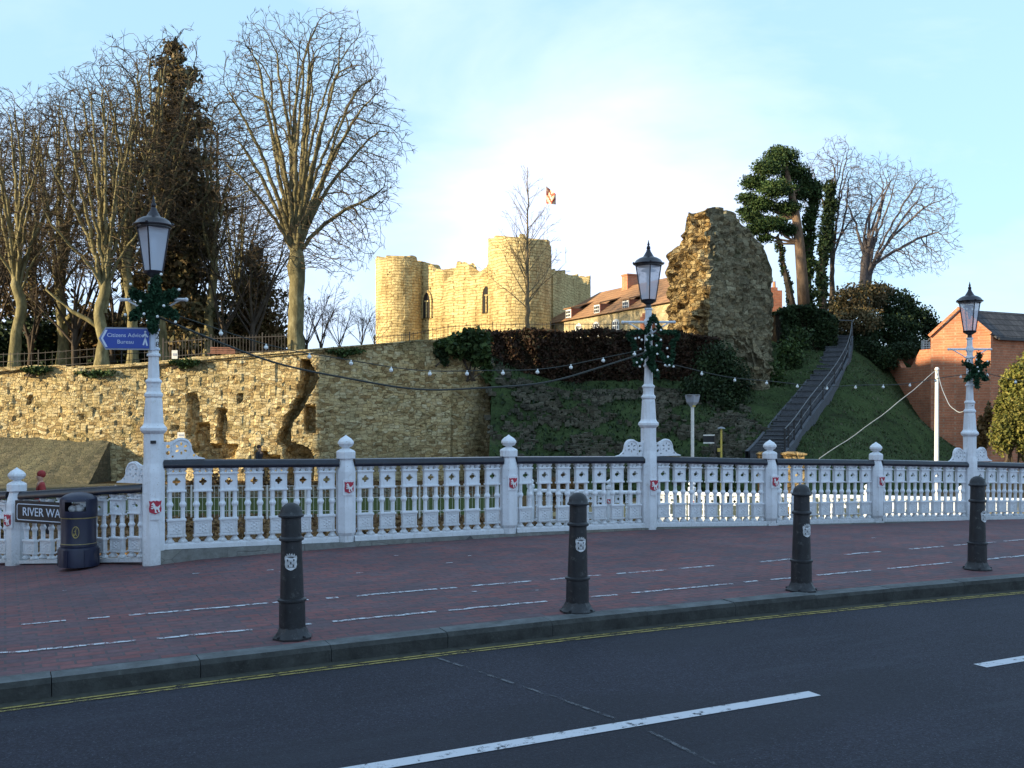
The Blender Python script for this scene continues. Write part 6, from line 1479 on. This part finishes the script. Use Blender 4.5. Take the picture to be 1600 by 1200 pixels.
crown_tree('bare_tree', at(1300, 500, 69), [(0, 0, 0, .20), (0, 0, 3, .16), (0, 0, 5, .13), (0, 0, 6, .06)], (.3, 0, 8.8), (2.4, 2.3, 3.7), 11, 3200, 121, 'pale fine-twigged upright bare tree between pine and leaning bare tree', M_BARKD, M_TWIGP, r_limb=.075, zfork=(3, 5.5), low=-.9)
crown_tree('bare_tree', at(1350, 490, 67), [(0, 0, 0, .30), (-.05, 0, 2.0, .26), (0, 0, 3.5, .24), (.4, 0, 4.6, .20), (.6, 0, 5.2, .08)], (1.75, 0, 5.9), (4.3, 3.2, 4.3), 13, 5000, 122, 'leaning bare tree with crown spreading right, above the evergreen shrubs', bark('bark_greyish', (.055, .045, .045), (.12, .10, .095), (.18, .15, .14)), M_TWIGP, r_limb=.12, zfork=(1.8, 4.6), low=-.75)
bush('shrub', [B(1330, 470, 64, 30, 26), B(1310, 490, 64, 26, 26), B(1355, 465, 65, 30, 24), B(1375, 455, 66, 22, 14), B(1335, 500, 63, 40, 22)], 12000, .12, M_LCON, 'olive-brown sunlit shrub under the leaning bare tree', 'shrub', 131)
bush('shrub', [B(1400, 480, 66, 34, 28), B(1430, 500, 66, 32, 24), B(1455, 515, 66, 20, 18), B(1390, 515, 65, 46, 26), B(1345, 530, 63.5, 30, 22), B(1420, 540, 64, 34, 18)], 17000, .13, M_LDARK, 'dark bluish evergreen shrub right of the leaning bare tree', 'shrub', 132)
bush('shrub', [B(1350, 545, 62, 26, 16), B(1385, 560, 61.5, 20, 18), B(1410, 548, 62, 24, 14)], 5200, .11, M_LDARK, 'low dark shrub at the top of the grass right of the steps', 'shrub', 133)
bush('tree', [B(1578, 640, 33, 22, 34), B(1590, 600, 33, 20, 34), B(1565, 680, 32.5, 18, 30), B(1600, 660, 32.5, 26, 46), B(1610, 590, 33.5, 22, 40), B(1572, 600, 33, 10, 18), B(1562, 640, 33, 10, 20), B(1622, 680, 33, 26, 60)], 24000, .072, M_LBUSH, 'sunlit yellow-green leafy tree at the right edge beyond the furthest lamp', 'tree', 134, shell=.4)
bush('shrub', [B(1535, 680, 38, 10, 30), B(1545, 650, 38, 6, 20)], 900, .12, M_LBR, 'thin brown shrub between the furthest lamp and the yellow-green tree', 'shrub', 135)
# autumn shrubs seen through the balusters
for i, (px, w, Y, lb_) in enumerate(((335, 60, 43, 'orange-leaved shrub low against the castle wall left of the crack'), (430, 45, 44, 'orange-leaved shrub at the foot of the crack in the wall'), (880, 40, 34, 'russet shrub seen through the balusters left of the middle lamp'), (960, 40, 35, 'dark green shrub seen through the balusters beside the middle lamp'), (1120, 60, 36, 'green shrub seen through the balusters right of the middle lamp'))):
    bush('low_shrub', [B(px-w*.4, 765, Y, w*.4, 18), B(px, 758, Y, w*.4, 22), B(px+w*.4, 768, Y, w*.4, 18)], 1300, .11, (M_LLIT, M_LLIT, M_LLIT, M_LIVY, M_LIVY)[i], lb_, 'shrub', 140+i)

# ---------------------------------------------------------------- town buildings, unseen, added to shade the bridge and the foot of the hill
def occluder(name, corners, h, rise, label, cat='building', mans=None):
    cx = sum(c[0] for c in corners)/4; cy = sum(c[1] for c in corners)/4; e = empty(name, (cx, cy, -1.5), label, cat); off = e.location
    mb = MB(); v = [(x, y, -1.5) for x, y in corners]+[(x, y, h) for x, y in corners]; mb.add(v, [(0, 1, 5, 4), (1, 2, 6, 5), (2, 3, 7, 6), (3, 0, 4, 7)]); mb.build('wall', M_OCC, e, off)
    if mans:
        h2, top_ = mans; lo4 = [Vector((*q, h)) for q in corners]; hi4 = [Vector((*q, h2)) for q in top_]; mb = MB(); mb.add(lo4+hi4, [(0, 1, 5, 4), (1, 2, 6, 5), (2, 3, 7, 6), (3, 0, 4, 7), (4, 5, 6, 7)]); mb.build('mansard_roof', M_SLATE, e, off); return e
    c = [Vector((*c_, h)) for c_ in corners]; m1 = (c[0]+c[3])/2+Vector((0, 0, rise)); m2 = (c[1]+c[2])/2+Vector((0, 0, rise)); mb = MB(); mb.add(c+[m1, m2], [(0, 1, 5, 4), (2, 3, 4, 5), (3, 0, 4), (1, 2, 5)]); mb.build('roof', M_SLATE, e, off)
    mb = MB(); a = Vector((*corners[0], 0)); b = Vector((*corners[1], 0)); 
    for i in range(int((b-a).length/3)):
        for k in range(int((h-1)/3.2)): mb.box(a.lerp(b, (i+.5)/int((b-a).length/3))+Vector((0, 0, 1.6+3.2*k)), (1.1, .3, 1.6), rz=math.atan2((b-a).y, (b-a).x))
    mb.build('windows', M_WIN, e, off)
def UM(u, m): return (-u*sx+m*sy, -u*sy-m*sx)
occluder('occluder_building', [UM(-48, -45), UM(-48, 14.3), UM(-60, 14.3), UM(-60, -45)], 19.0, 3, 'brick town building added unseen behind the camera to the left to shade the street')
occluder('occluder_building', [UM(-12, 24.6), UM(-12, 47.9), UM(-24, 47.6), UM(-24, 24.6)], 12.0, 0.5, 'brick town building added unseen left of the picture to shade the wall and the foot of the hill', mans=(18.3, [UM(-12.6, 25.0), UM(-12.6, 46.1), UM(-23.4, 45.8), UM(-23.4, 25.0)]))  # inset mansard end shaped to slant its shadow edge on the castle wall
